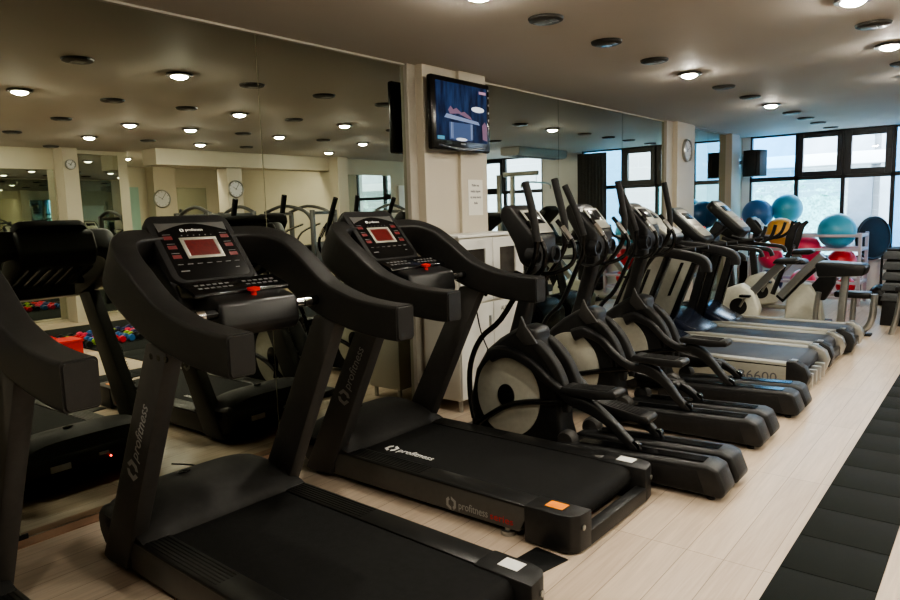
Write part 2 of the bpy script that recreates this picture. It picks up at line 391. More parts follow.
# exterior
ex = thing('neighbouring_building', 'pale brick building across the street outside the windows', 'building', (0, 17, -.5))
MB().box(-9, 1.3, 0, .3, 0, 3.6).build('wall', M['brick'], ex, False)
MB().box(1.3, 14, 0.2, .5, 0, 6.5).build('wall', M['brick2'], ex, False)
MB().box(-9, 1.6, -.5, .1, 2.75, 3.0, .02).build('awning', M['ext_white'], ex)
MB().box(-9, 1.35, -.05, 0.0, 3.0, 3.9, .01).build('upper_storey', M['ext_grey'], ex)
MB().box(.9, 1.35, -.06, .0, 1.0, 2.5, .01).build('shutter', M['ext_dark'], ex)
MB().box(1.5, 2.0, -.3, .2, 0, 6.5, .03).build('pilaster', M['ext_grey'], ex)
MB().box(-4.5, -3.4, -.06, 0, .9, 2.4, .01).build('shutter', M['ext_dark'], ex)
hb = MB()
for i in range(420):
    c = V((random.uniform(-8, 1.0), 16.1 + random.uniform(-.2, .2), 1.75 + random.uniform(-.28, .28)))
    a = random.uniform(0, 6.28); s_ = random.uniform(.05, .11)
    hb.prism([(-s_, 0), (0, -s_ * .5), (s_, 0), (0, s_ * .5)], 0, .004, axis='z', X=Matrix.Translation(c) @ Matrix.Rotation(a, 4, 'Z') @ Matrix.Rotation(random.uniform(.3, 1.8), 4, 'X'))
hb.box(-8, 1, 16.02, 16.18, -.5, 1.6)
o = hb.build('hedge', M['leaf'], None, False); tag(o, 'green hedge growing outside the windows', 'hedge', kind='stuff')
struct('ground_outside', MB().box(-12, 16, 12.95, 30, -.7, -.5), M['ext_grey'])

# ------------------------------------------------------------------ rubber tiles
def tile_mesh(w, l):
    return MB().box(0.002, w - .002, 0.002, l - .002, 0, .008, .003)
T = .352
first = tag(tile_mesh(T, T).build('rubber_floor_tile', M['rubber']), 'black speckled rubber floor tile in the dark walkway on the wood floor', 'floor tile', 'rubber floor tiles of the walkway')
first.location = (2.935, 2.25, 0)
ys = [2.25 + T * k for k in range(1, 29)]
for k, y in enumerate(ys):
    if y + T > 12.4: break
    c = first.copy(); col.objects.link(c); c.location = (2.935, y, 0)
    if y > 3.6:
        for q in range(1, 4):
            c = first.copy(); col.objects.link(c); c.location = (2.935 + T * q, y, 0)
rm = tag(MB().box(4.36, 6.95, 3.66, 9.1, 0, .008, .002).build('rubber_mat', M['rubber']), 'wide black rubber mat under the strength machines across the room', 'mat')

# ------------------------------------------------------------------ ceiling fixtures
litp = thing('ceiling_downlight', 'lit round ceiling downlight', 'ceiling light', (0, 0, H))
MB().lathe([(.05, -.004), (.095, -.004), (.1, -.012), (.095, -.02), (.07, -.022)], seg=24).build('trim_ring', M['lightmetal'], litp)
MB().lathe([(0, -.044), (.03, -.041), (.055, -.030), (.07, -.014), (.07, -.006)], seg=24).build('lamp_lens', M['lens'], litp)
unp = thing('ceiling_downlight', 'unlit round ceiling downlight', 'ceiling light', (0, 0, H))
MB().lathe([(0, -.022), (.085, -.022), (.1, -.016), (.105, -.002)], seg=24).build('fixture_plate', M['unlit'], unp)
MB().box(-.07, .02, -.04, .04, -.026, -.021, .002).box(.03, .07, -.035, .035, -.025, -.021, .002).build('gear_tray', M['lightmetal'], unp)
LX = [1.42, 2.86, 4.32, 5.78, 7.2, 8.6]
lit = {0: [3.02, 6.03, 8.62], 1: [2.43, 4.55, 6.06, 7.7], 2: [4.1, 4.86, 6.2, 7.8, 10.9], 3: [2.6, 4.3, 5.9, 8.4], 4: [3.4, 6.6, 8.6], 5: [6.2, 8.0]}
off = {0: [2.27, 3.68, 4.47, 5.28, 6.94, 7.8, 9.57, 10.36, 11.12, 12.0], 1: [3.2, 3.94, 5.28, 6.94, 8.5, 9.3], 2: [3.36, 5.62, 7.0, 8.6], 3: [3.4, 5.1, 6.7], 4: [4.4, 7.4], 5: [7.1]}
lamps = []
rows = ['over the treadmill row', 'over the aisle', 'over the walkway mat', 'over the strength area', 'by the opposite wall', 'in the alcove']
def order(k, n): return 'the only one' if n == 1 else ['nearest the camera', 'second from the camera', 'third from the camera', 'fourth from the camera', 'fifth from the camera', 'sixth from the camera', 'seventh from the camera', 'eighth from the camera', 'ninth from the camera', 'nearest the windows'][k]
for i, x in enumerate(LX):
    for k, y in enumerate(lit[i]):
        c = litp if not lamps else copy_tree(litp)
        c.location = (x, y, H); c['label'] = 'lit round ceiling downlight %s, %s' % (rows[i], order(k, 10)); c['group'] = 'lit ceiling downlights'
        lamps.append((x, y))
for k, (x, y) in enumerate([(1.42, -.1), (2.86, .1), (4.32, 1.2), (5.78, .4)]):  # extra lamps out of view, added to brighten the sides facing the camera
    c = copy_tree(litp); c.location = (x, y, H); c['label'] = 'added unseen ceiling downlight near the back wall, %s' % (['first', 'second', 'third', 'fourth', 'fifth', 'sixth', 'seventh', 'eighth'][k] + ' out from the mirror wall'); c['group'] = 'lit ceiling downlights'
u0 = True
for i, x in enumerate(LX):
    for k, y in enumerate(off[i]):
        c = unp if u0 else copy_tree(unp); u0 = False
        c.location = (x, y, H); c['label'] = 'unlit dark round ceiling fixture %s, %s' % (rows[i], order(k, 10)); c['group'] = 'unlit ceiling fixtures'

# ------------------------------------------------------------------ black treadmill (local: x from mirror, y across, z up)
def text_pair(name, parent, X, m, size, logo_m=None, sx=.92, dx=None):
    mb = MB(); mb.logo(size * 1.25, X @ Matrix.Translation((size * .55, size * .3, 0)), m)
    mb.text('profitness', size, X @ Matrix.Translation((size * 1.35, 0, 0)), m, sx=sx)
    return mb.build(name, m, parent, False)

def make_pro(W=.84):
    r = thing('treadmill', 'black treadmill', 'treadmill')
    # motor hood
    hb_ = MB()
    hb_.prism([(.40, .05), (.345, .12), (.335, .20), (.38, .25), (.74, .19), (.76, .06)], .005, W - .005, bev=.03, seg=3)
    hb_.build('hood_base', M['black'], r)
    # domed lid, lofted
    t = bmesh.new(); rows_ = []
    for i in range(15):
        u = i / 14; x = .34 + .44 * u
        hgt = .225 + .105 * math.sin(math.pi * min(1, (u * .93 + .10))) ** .7 - .03 * u
        if i == 14: hgt = .178
        row = []
        for j in range(17):
            v = j / 16; e = abs(2 * v - 1)
            edge = (1 - e ** 5)
            inset = .02 * (1 - min(1, u * 6)) + 0.005
            row.append(t.verts.new((x, inset + (W - 2 * inset) * v, .175 + (hgt - .175) * (.30 + .70 * edge) if i not in (0,) else .19)))
        rows_.append(row)
    for i in range(14):
        for j in range(16): t.faces.new((rows_[i][j], rows_[i + 1][j], rows_[i + 1][j + 1], rows_[i][j + 1]))
    lo = [t.verts.new((v.co.x, v.co.y, .165)) for v in [q[0] for q in rows_]]; hi = [t.verts.new((q[-1].co.x, q[-1].co.y, .165)) for q in rows_]
    for i in range(14):
        t.faces.new((lo[i], lo[i + 1], rows_[i + 1][0], rows_[i][0])); t.faces.new((rows_[i][-1], rows_[i + 1][-1], hi[i + 1], hi[i]))
    t.faces.new([rows_[0][j] for j in range(17)] + [hi[0], lo[0]])
    t.faces.new([rows_[-1][j] for j in range(16, -1, -1)] + [lo[-1], hi[-1]])
    mb = MB(); mb._merge(t); mb.build('motor_hood', M['hood'], r)
    MB().lathe([(.0, 0), (.03, 0), (.03, .004), (.0, .005)], (.50, W * .42, .322), sx=.5, sy=1, seg=18).build('hood_badge', M['gloss'], r)
    MB().box(.326, .338, W * .20, W * .33, .13, .165, .002, X=Matrix.Identity(4)).build('rating_label', M['white'], r)
    MB().lathe([(0, 0), (.006, 0), (.006, .006), (0, .006)], (.328, W * .60, .135), axis='x', seg=12, ).build('power_light', M['redlamp'], r)
    MB().box(.326, .338, W * .52, W * .59, .155, .172, .003).build('socket_label', M['white'], r)
    # side panels
    for sgn, y0, y1 in ((0, .0, .06), (1, W - .06, W)):
        MB().prism([(.66, .035), (.66, .163), (1.98, .165), (1.92, .04)], y0, y1, bev=.006).build('side_panel', M['grey_side'], r)
        f = MB(); f.box(.64, 1.96, y0 - (.0 if sgn else .002), y1 + (.002 if sgn else .0), .163, .175, .003)
        ya, yb = (y0 + .002, y0 + .125) if not sgn else (y1 - .125, y1 - .002)
        f.box(.64, 1.96, ya, yb, .158, .178, .004)
        for k in range(6):
            yy = ya + .018 + k * .017; f.box(.74, 1.30, yy, yy + .008, .1765, .180, .0015)
        f.build('foot_rail', M['railblack'], r)
        pa, pb = (y0 - .006, y0 + .135) if not sgn else (y1 - .135, y1 + .006)
        cap = MB().prism([(1.95, pa), (2.13, pa), (2.185, pa + .015), (2.21, pa + .05), (2.22, pb), (1.95, pb)] if not sgn else [(1.95, pb), (2.13, pb), (2.185, pb - .015), (2.21, pb - .05), (2.22, pa), (1.95, pa)], 0.008, .181, axis='z', bev=.009, seg=2)
        co = cap.build('end_cap', M['black'], r)
        ym = (pa + pb) / 2
        bolt = MB().lathe([(0, 0), (.012, 0), (.012, .005), (0, .006)], (2.215, ym, .12), axis='x', seg=12)
        bolt.build('cap_bolt', M['steel'], co)
        mm = M['orange'] if not sgn else M['white']
        st = MB().box(2.03, 2.12, ym - .02, ym + .045, .1805, .1825)
        so = st.build('warning_sticker', mm, co, False); so['label'] = 'orange sticker' if not sgn else 'white sticker'
        MB().lathe([(.035, .0), (.035, .02), (.018, .025), (.018, .055)], (1.84, (y0 + y1) / 2, 0), seg=18).build('foot', M['steel'], r)
        MB().lathe([(.04, .0), (.04, .035), (.02, .06)], (.48, (y0 + .1 if not sgn else y1 - .1), 0), seg=18).build('foot', M['black'], r)
    MB().box(2.16, 2.22, .125, W - .125, .012, .085, .008).build('rear_bar', M['black'], r)
    # belt, wraps round rear roller
    bp = [(.66, .05), (.66, .172), (.74, .1725)] + [(1.4, .1725), (2.07, .1725)]
    for k in range(9):
        a = R(90 - k * 22.5); bp.append((2.09 + .055 * math.cos(a), .1175 + .055 * math.sin(a)))
    bp += [(1.2, .0625)]
    MB().prism(bp, .128, W - .128).build('running_belt', M['belt'], r)
    # uprights
    for sgn, y0, y1 in ((0, -.012, .062), (1, W - .062, W + .012)):
        u = MB().prism([(.415, .03), (.46, .02), (.635, .03), (1.15, 1.05), (.985, 1.05)], y0, y1, bev=.010)
        uo = u.build('upright', M['grey_metal'], r)
        if not sgn:
            d = V((.53, 0, 1.0)).normalized()
            for face in (0,):
                o_ = V((.785, y0 - .0008, .46))
                X = basis(o_, d, V((-1, 0, .53)))
                text_pair('brand_lettering', uo, X, M['greyprint'], .075)
        else:
            d = V((.53, 0, 1.0)).normalized()
            X = basis(V((.60, y1 + .0008, .36)), d, V((1, 0, -.53)))
            text_pair('brand_lettering', uo, X, M['greyprint'], .075)
        for k in range(3): MB().lathe([(0, 0), (.013, 0), (.01, .006)], (1.02 + k * .055, y0 - .001 if not sgn else y1 + .001, 1.0 - k * .0), axis='y', seg=10).build('bolt', M['gloss'], uo)
    # handrails: flat padded arms curling behind the console
    sec = rrect(1, 1, .22)
    for sgn in (0, 1):
        def Y(v): return v if not sgn else W - v
        path = [(1.545, Y(.035), 1.055), (1.42, Y(.035), 1.06), (1.25, Y(.03), 1.08), (1.05, Y(.025), 1.135), (.87, Y(.02), 1.235), (.74, Y(.03), 1.315), (.66, Y(.085), 1.365), (.615, Y(.19), 1.385), (.61, Y(.32), 1.39)]
        rad = [(.052, .073)] * 3 + [(.052, .080), (.052, .095), (.052, .098), (.05, .085), (.045, .07), (.04, .06)]
        MB().sweep(path, rad, sec=sec, side=(0, 1, 0) if False else None).build('handrail', M['rail'], r)
        MB().sweep([(1.535, Y(.035), 1.055), (1.552, Y(.035), 1.055)], [(.0505, .0715), (.045, .066)], sec=sec, smooth_path=False).build('end_plug', M['rail'], r)
    MB().sweep([(.61, .28, 1.39), (.61, W - .28, 1.39)], [(.055, .045)] * 2, sec=sec, smooth_path=False).build('rear_crossbar', M['rail'], r)
    # console
    con = MB()
    yl, yr = .205, W - .235
    b0 = V((.820, yl, 1.228)); ez = V((-.235, 0, .27)).normalized(); L_ = .375
    X = basis(b0, (0, 1, 0), ez)   # local x across, y up the slope, z = normal
    Wc = yr - yl
    con.prism([(p[0] + Wc / 2, p[1] + L_ / 2) for p in rrect(Wc / 2, L_ / 2, .05, 6)], -.035, .018, axis='z', bev=.010, X=X)
    # normal check: z should point to +x/up
    co = con.build('console', M['black_soft'], r)
    nz = X.to_3x3() @ V((0, 0, 1)); s_ = 1 if nz.x > 0 else -1
    top = .018 * s_ if s_ > 0 else -.035
    # back housing
    MB().prism([(.86, 1.12), (.54, 1.26), (.50, 1.34), (.54, 1.45), (.58, 1.47), (.85, 1.20)], .2, W - .21, bev=.03, seg=3).build('console_back', M['black'], co)
    ribs = MB()
    for k in range(7):
        yy = .24 + k * .06
        ribs.box(.66, .9, yy, yy + .012, -.006, .006, .003, X=Matrix.Translation((0, 0, 0)) @ basis(V((0, 0, 0)), (1, 0, 0), (0, 1, 0))) if False else ribs.prism([(.56, 1.245), (.84, 1.122), (.84, 1.114), (.56, 1.237)], yy, yy + .014)
    ribs.build('vent_ribs', M['gloss'], co)
    zt_ = .0185
    def XP(x, y, z=zt_): return X @ Matrix.Translation((x, y, z))
    pz = MB(); pz.prism([(p[0] + Wc / 2, p[1] + L_ * .45) for p in rrect(Wc / 2 - .03, L_ * .41, .035, 6)], zt_ - .001, zt_, axis='z', X=X)
    pz.build('control_face', M['gloss'], co)
    # silver crescent
    cw = Wc / 2 - .035; pts = []
    for k in range(13):
        q = -1 + 2 * k / 12; pts.append((Wc / 2 + cw * q, L_ * .868))
    pts[0] = (Wc / 2 - cw, L_ * .875); pts[-1] = (Wc / 2 + cw, L_ * .875)
    for k in range(12, -1, -1):
        q = -1 + 2 * k / 12; pts.append((Wc / 2 + cw * q * .985, L_ * .87 - .045 * abs(q) ** 1.6 - .004))
    MB().prism(pts, zt_ + .0002, zt_ + .0014, axis='z', X=X).build('silver_accent', M['accent'], co, False)
    lg = MB(); lg.logo(.020, XP(Wc / 2 - .055, L_ * .76), None); lg.text('profitness', .021, XP(Wc / 2 - .038, L_ * .743), None)
    lg.build('brand_lettering', M['white'], co, False)
    sb = MB(); cx, cy = Wc / 2 + .0, L_ * .49
    for a in ((-.088, .088, -.058, -.044), (-.088, .088, .044, .058), (-.088, -.07, -.044, .044), (.07, .088, -.044, .044)):
        sb.box(cx + a[0], cx + a[1], cy + a[2], cy + a[3], zt_, zt_ + .003, .001, X=X)
    sb.build('display_bezel', M['silver_paint'], co)
    MB().box(cx - .07, cx + .07, cy - .044, cy + .044, zt_, zt_ + .0015, X=X).build('red_display', M['redled'], co, False)
    wt = MB()
    for k in range(3):
        for sx_ in (-1, 1):
            bx_ = cx + sx_ * .135; by_ = cy + .06 - k * .052
            MB().box(bx_ - .020, bx_ + .020, by_ - .010, by_ + .010, zt_, zt_ + .001, X=X).build('program_button', M['redmark'], co, False)
            wt.box(bx_ - .018, bx_ + .018, by_ + .017, by_ + .020, zt_, zt_ + .001, X=X)
    for k in range(6): wt.box(cx - .07 + k * .028, cx - .064 + k * .028, cy + .068, cy + .073, zt_, zt_ + .001, X=X)
    for k in range(7): wt.box(cx - .15 + k * .045, cx - .125 + k * .045, cy - .088, cy - .085, zt_, zt_ + .001, X=X)
    wt.box(cx - .15, cx - .11, cy - .125, cy - .119, zt_, zt_ + .001, X=X); wt.box(cx + .11, cx + .13, cy - .122, cy - .119, zt_, zt_ + .001, X=X)
    wt.build('button_markings', M['dimprint'], co, False)
    # keypad ledge
    kp = MB().prism([(.80, 1.18), (.82, 1.235), (.85, 1.245), (.965, 1.205), (.97, 1.185)], .21, W - .17, bev=.006).build('keypad_ledge', M['gloss'], r)
    kk = MB(); Xk = basis(V((.955, .25, 1.2105)), (0, 1, 0), V((-.12, 0, .04)))
    for a in range(14):
        for b_ in range(2):
            if a in (6, 7): continue
            kk.box(.0 + a * .028, .018 + a * .028, .022 + b_ * .034, .034 + b_ * .034, -.0005, .0012, X=Xk)
    kk.build('keypad_print', M['dimprint'], kp, False)
    # lower housing with safety key
    hs = MB().prism([(.86, 1.05), (.86, 1.185), (.96, 1.19), (1.06, 1.165), (1.08, 1.06), (1.05, 1.02)], .26, W - .20, bev=.018, seg=3).build('lower_housing', M['railblack'], r)
    MB().lathe([(0.012, 0), (.012, .02), (.026, .022), (.028, .035), (.0, .04)], (1.0, W / 2 + .04, 1.175), seg=14).build('safety_key', M['red'], hs)
    # grip bars
    for sgn in (0, 1):
        def Y(v): return v if not sgn else W - v
        g = MB().tube([(1.03, Y(.27), 1.125), (1.04, Y(.16), 1.125), (1.03, Y(.06), 1.125)], .021, seg=14).build('grip_bar', M['gloss'], r)
        sn = MB()
        for k in range(2): sn.tube([(1.04, Y(.12 + k * .045), 1.125), (1.04, Y(.155 + k * .045), 1.125)], .0225, seg=14, smooth_path=False)
        sn.build('pulse_sensor', M['chrome'], g)
    # belt lettering: reads from the rear-right, near the hood
    Xb = basis(V((.87, .20, .1731)), (1, 0, 0), (0, 1, 0))
    text_pair('belt_lettering', r, Xb, M['white'], .070)
    Xs = basis(V((1.49, -.0008, .062)), (1, 0, 0), (0, 0, 1))
    sl = text_pair('side_lettering', r, Xs, M['greyprint'], .056, sx=.80)
    mb = MB(); mb.text('series', .048, basis(V((1.755, -.0008, .062)), (1, 0, 0), (0, 0, 1)), None, sx=1.2); mb.build('red_lettering', M['redtext'], r, False)
    return r

t1 = make_pro(); t1.location = (.115, 1.325, 0); t1.rotation_euler.z = -.03
t1['label'] = 'black treadmill in front, second from the left, with red display console'
t1['group'] = 'black treadmills facing the mirror'
t2 = dup(t1, (.01, 2.555, 0), -.012, label='black treadmill with orange rear sticker beside the white cabinet')
for ch in t1.children:
    if ch.name.startswith('belt_lettering'): ch.location = (.86, -.035, 0)
t0 = dup(t1, (.07, .02, 0), 0, label='black treadmill cut off by the left edge, only one handrail and upright showing')

# ------------------------------------------------------------------ elliptical trainer (local x from mirror, y from near side)
def ell(cx, cz, a, b, n=40, a0=0, a1=360): return [(cx + a * math.cos(R(a0 + (a1 - a0) * k / n)), cz + b * math.sin(R(a0 + (a1 - a0) * k / n))) for k in range(n)]
def make_elliptical(ph=0):
    r = thing('elliptical_trainer', 'elliptical', 'elliptical trainer')
    for y0 in (.0, .235):
        q = MB().prism([(1.55, .03), (1.55, .10), (1.62, .15), (2.47, .185), (2.52, .17), (2.565, .06), (2.55, .025)], y0, y0 + .185, bev=.018, seg=3)
        bo = q.build('rail_housing', M['black'], r)
        MB().prism([(1.72, .1585), (2.44, .187), (2.44, .190), (1.72, .1615)], y0 + .045, y0 + .125).build('roller_track', M['gloss'], bo)
        MB().prism([(1.80, .04), (1.80, .13), (2.42, .155), (2.46, .04)], y0 - .004, y0, bev=.003).build('side_recess', M['black_soft'], bo)
        MB().lathe([(.022, 0), (.022, .014), (.012, .018), (.012, .03)], (2.48, y0 + .05, 0), seg=14).build('foot', M['gloss'], bo)
    # casing
    out = [(.88, .03), (.885, .30), (.93, .48), (1.02, .62), (1.12, .70), (1.22, .76), (1.30, .80), (1.40, .78), (1.40, .70), (1.45, .62), (1.52, .48), (1.55, .34), (1.56, .2), (1.60, .08), (1.60, .03)]
    MB().prism(out, .12, .30, bev=.03, seg=3).build('flywheel_casing', M['black'], r)
    MB().box(.75, .95, .0, .42, .0, .06, .02).build('front_foot', M['black'], r)
    MB().box(1.0, 1.6, .17, .25, .02, .08, .02).build('base_beam', M['black'], r)
    for y0, y1, s in ((.105, .12, -1), (.30, .315, 1)):
        cv = MB().prism(ell(1.19, .345, .235, .262), y0, y1, bev=.006).build('side_disc', M['silver'], r)
        ya = (y0 - .012, y0) if s < 0 else (y1, y1 + .012)
        MB().prism(ell(1.185, .345, .062, .074), ya[0], ya[1], bev=.004).build('disc_hub', M['gloss'], cv)
    for yy in (.135, .285):
        MB().sweep([(1.30, yy, .73), (1.42, yy, .67), (1.52, yy, .56), (1.585, yy, .42), (1.60, yy, .30)], [(.03, .02), (.035, .03), (.035, .034), (.035, .03), (.03, .02)], sec=rrect(1, 1, .4)).build('curved_fin', M['hood'], r)
    sp = MB().prism([(1.27, .74), (1.31, .86), (1.34, .80), (1.42, .70), (1.33, .68)], .09, .11, bev=.004).build('fork_cover', M['grey_metal'], r)
    for yy in (.03, .34): MB().lathe([(0, 0), (.05, 0), (.06, .02), (.06, .06), (.05, .08), (0, .08)], (1.64, yy, .15), axis='y', seg=20).build('guide_drum', M['grey_metal'], r)
    # column
    MB().sweep([(1.22, .21, .72), (1.27, .21, .92), (1.33, .21, 1.15), (1.28, .21, 1.3)], [(.05, .055), (.04, .045), (.04, .045), (.05, .05)], sec=rrect(1, 1, .5)).build('column', M['black'], r)
    # console
    co = MB().prism([(1.17, 1.46), (1.18, 1.515), (1.21, 1.535), (1.26, 1.52), (1.42, 1.34), (1.42, 1.22), (1.36, 1.15), (1.31, 1.19), (1.27, 1.30)], .08, .34, bev=.022, seg=3).build('console', M['black'], r)
    MB().box(.06, .26, .03, .21, -.003, .003, .002, X=basis(V((1.437, .05, 1.338)), (0, 1, 0), V((-.16, 0, .19)))).build('display_panel', M['silver_paint'], co)
    MB().box(.08, .24, .10, .19, .002, .0045, .001, X=basis(V((1.437, .05, 1.338)), (0, 1, 0), V((-.16, 0, .19)))).build('display_screen', M['gloss'], co)
    for yy in (.10, .32):
        MB().lathe([(0, 0), (.055, 0), (.055, .06), (.043, .06), (.040, .02), (0, .018)], (1.37, yy, 1.225), axis='x', seg=20).build('bottle_holder', M['black'], co)
    # levers
    lev = [(1.413, .0, 1.66), (1.445, .0, 1.55), (1.468, .0, 1.453), (1.489, .0, 1.316), (1.446, .02, 1.19), (1.36, .05, 1.08), (1.198, .04, .84), (1.075, .0, .72), (.995, -.01, .548), (.985, -.01, .35), (1.012, -.01, .2)]
    if ph:
        lev = [(a - .19 * max(0, (c - .7)) / .96, b_, c) for a, b_, c in lev]
    lo = MB().tube(lev, .017, seg=12).build('moving_handlebar', M['gloss'], r)
    MB().tube(lev[:4], .023, seg=12).build('foam_grip', M['black_soft'], lo)
    lev2 = [(1.345, .45, 1.69), (1.38, .45, 1.56), (1.415, .45, 1.42), (1.42, .45, 1.28), (1.36, .43, 1.15), (1.27, .40, 1.02), (1.20, .39, .84), (1.12, .42, .62), (1.08, .43, .40), (1.10, .43, .2)]
    if ph:
        lev2 = [(a + .06 * max(0, (c - .7)) / .96, b_, c) for a, b_, c in lev2]
    lo = MB().tube(lev2, .017, seg=12).build('moving_handlebar', M['gloss'], r)
    MB().tube(lev2[:4], .023, seg=12).build('foam_grip', M['black_soft'], lo)
    # fixed grips with pulse sensors
    for s in (-1, 1):
        def Y(v): return .21 + s * v
        p = [(1.24, Y(.06), 1.12), (1.38, Y(.12), 1.10), (1.50, Y(.17), 1.16), (1.52, Y(.175), 1.27), (1.46, Y(.175), 1.36), (1.40, Y(.17), 1.43)]
        g = MB().tube(p, .014, seg=12).build('fixed_grip', M['gloss'], r)
        MB().tube([(1.495, Y(.175), 1.31), (1.435, Y(.175), 1.39)], .019, seg=12, smooth_path=False).build('pulse_sensor', M['chrome'], g)
    # pedals and linkages
    def linkage(yc, dx, dz, ph, s0=0):
        a = MB().sweep([(1.10 + s0, yc, .60), (1.17 + s0, yc, .628), (1.27 + s0 * .8, yc, .625 - s0 * .1), (1.40 + s0 * .5, yc, .57), (1.53 + s0 * .3, yc, .475), (1.66 + dx * .3, yc, .40 + dz * .6), (1.73 + dx, yc, .385 + dz)], [(.034, .045), (.032, .040), (.026, .030), (.024, .027), (.024, .027), (.026, .028), (.028, .03)], sec=rrect(1, 1, .6)).build('swing_arm', M['black'], r)
        MB().tube([(.975, yc, .13), (1.05, yc, .19), (1.20, yc, .285), (1.36, yc, .335), (1.55, yc, .365 + dz * .4), (1.72 + dx, yc, .39 + dz)], .019, seg=10).build('link_bar', M['gloss'], r)
        b = MB().sweep([(1.66 + dx, yc, .40 + dz), (1.78 + dx * .8, yc, .375 + dz * .8), (1.90 + dx * .5, yc, .31 + dz * .3), (1.99 + dx * .3, yc, .235), (2.07 + dx * .2, yc, .17)], [(.036, .035), (.034, .04), (.028, .03), (.024, .026), (.022, .022)], sec=rrect(1, 1, .5)).build('roller_arm', M['black'], r)
        MB().lathe([(0, -.02), (.03, -.02), (.034, 0), (.03, .02), (0, .02)], (2.06 + dx * .2, yc, .19), axis='y', seg=18).build('roller_wheel', M['gloss'], b)
        tl = math.atan2(ph, .36)
        X = Matrix.Translation((1.64 + dx, yc, .435 + dz)) @ Matrix.Rotation(-tl, 4, 'Y')
        pd = MB().prism([(-.01, .005), (-.02, .03), (.0, .05), (.04, .046), (.28, .042), (.32, .048), (.34, .03), (.33, -.0), (.2, -.012)], -.07, .07, bev=.010, X=X).build('pedal', M['black'], r)
        tr = MB()
        for k in range(5): tr.box(.05, .28, -.055 + k * .024, -.045 + k * .024, .040, .048, .002, X=X)
        tr.build('tread_pad', M['black_soft'], pd)
        MB().lathe([(0, -.03), (.022, -.03), (.022, .03), (0, .03)], (1.73 + dx, yc, .395 + dz), axis='y', seg=14).build('pivot', M['chrome'], pd)
    if ph:
        linkage(.07, .09, .03, .0, .15); linkage(.35, -.04, -.15, -.05)
    else:
        linkage(.07, 0, 0, .02); linkage(.35, .07, -.14, -.05)
    return r
e1 = make_elliptical(); e1.location = (0, 3.44, 0)
e1['label'] = 'black elliptical trainer with silver side disc next to the white cabinet'; e1['group'] = 'elliptical trainers in a row'
e2 = make_elliptical(1); e2.location = (-.05, 4.33, 0); tag(e2, group='elliptical trainers in a row', label='middle elliptical trainer of the three, between two others')
e3 = dup(e2, (-.02, 5.13, 0), label='elliptical trainer beside the silver treadmill with lettering on its side')

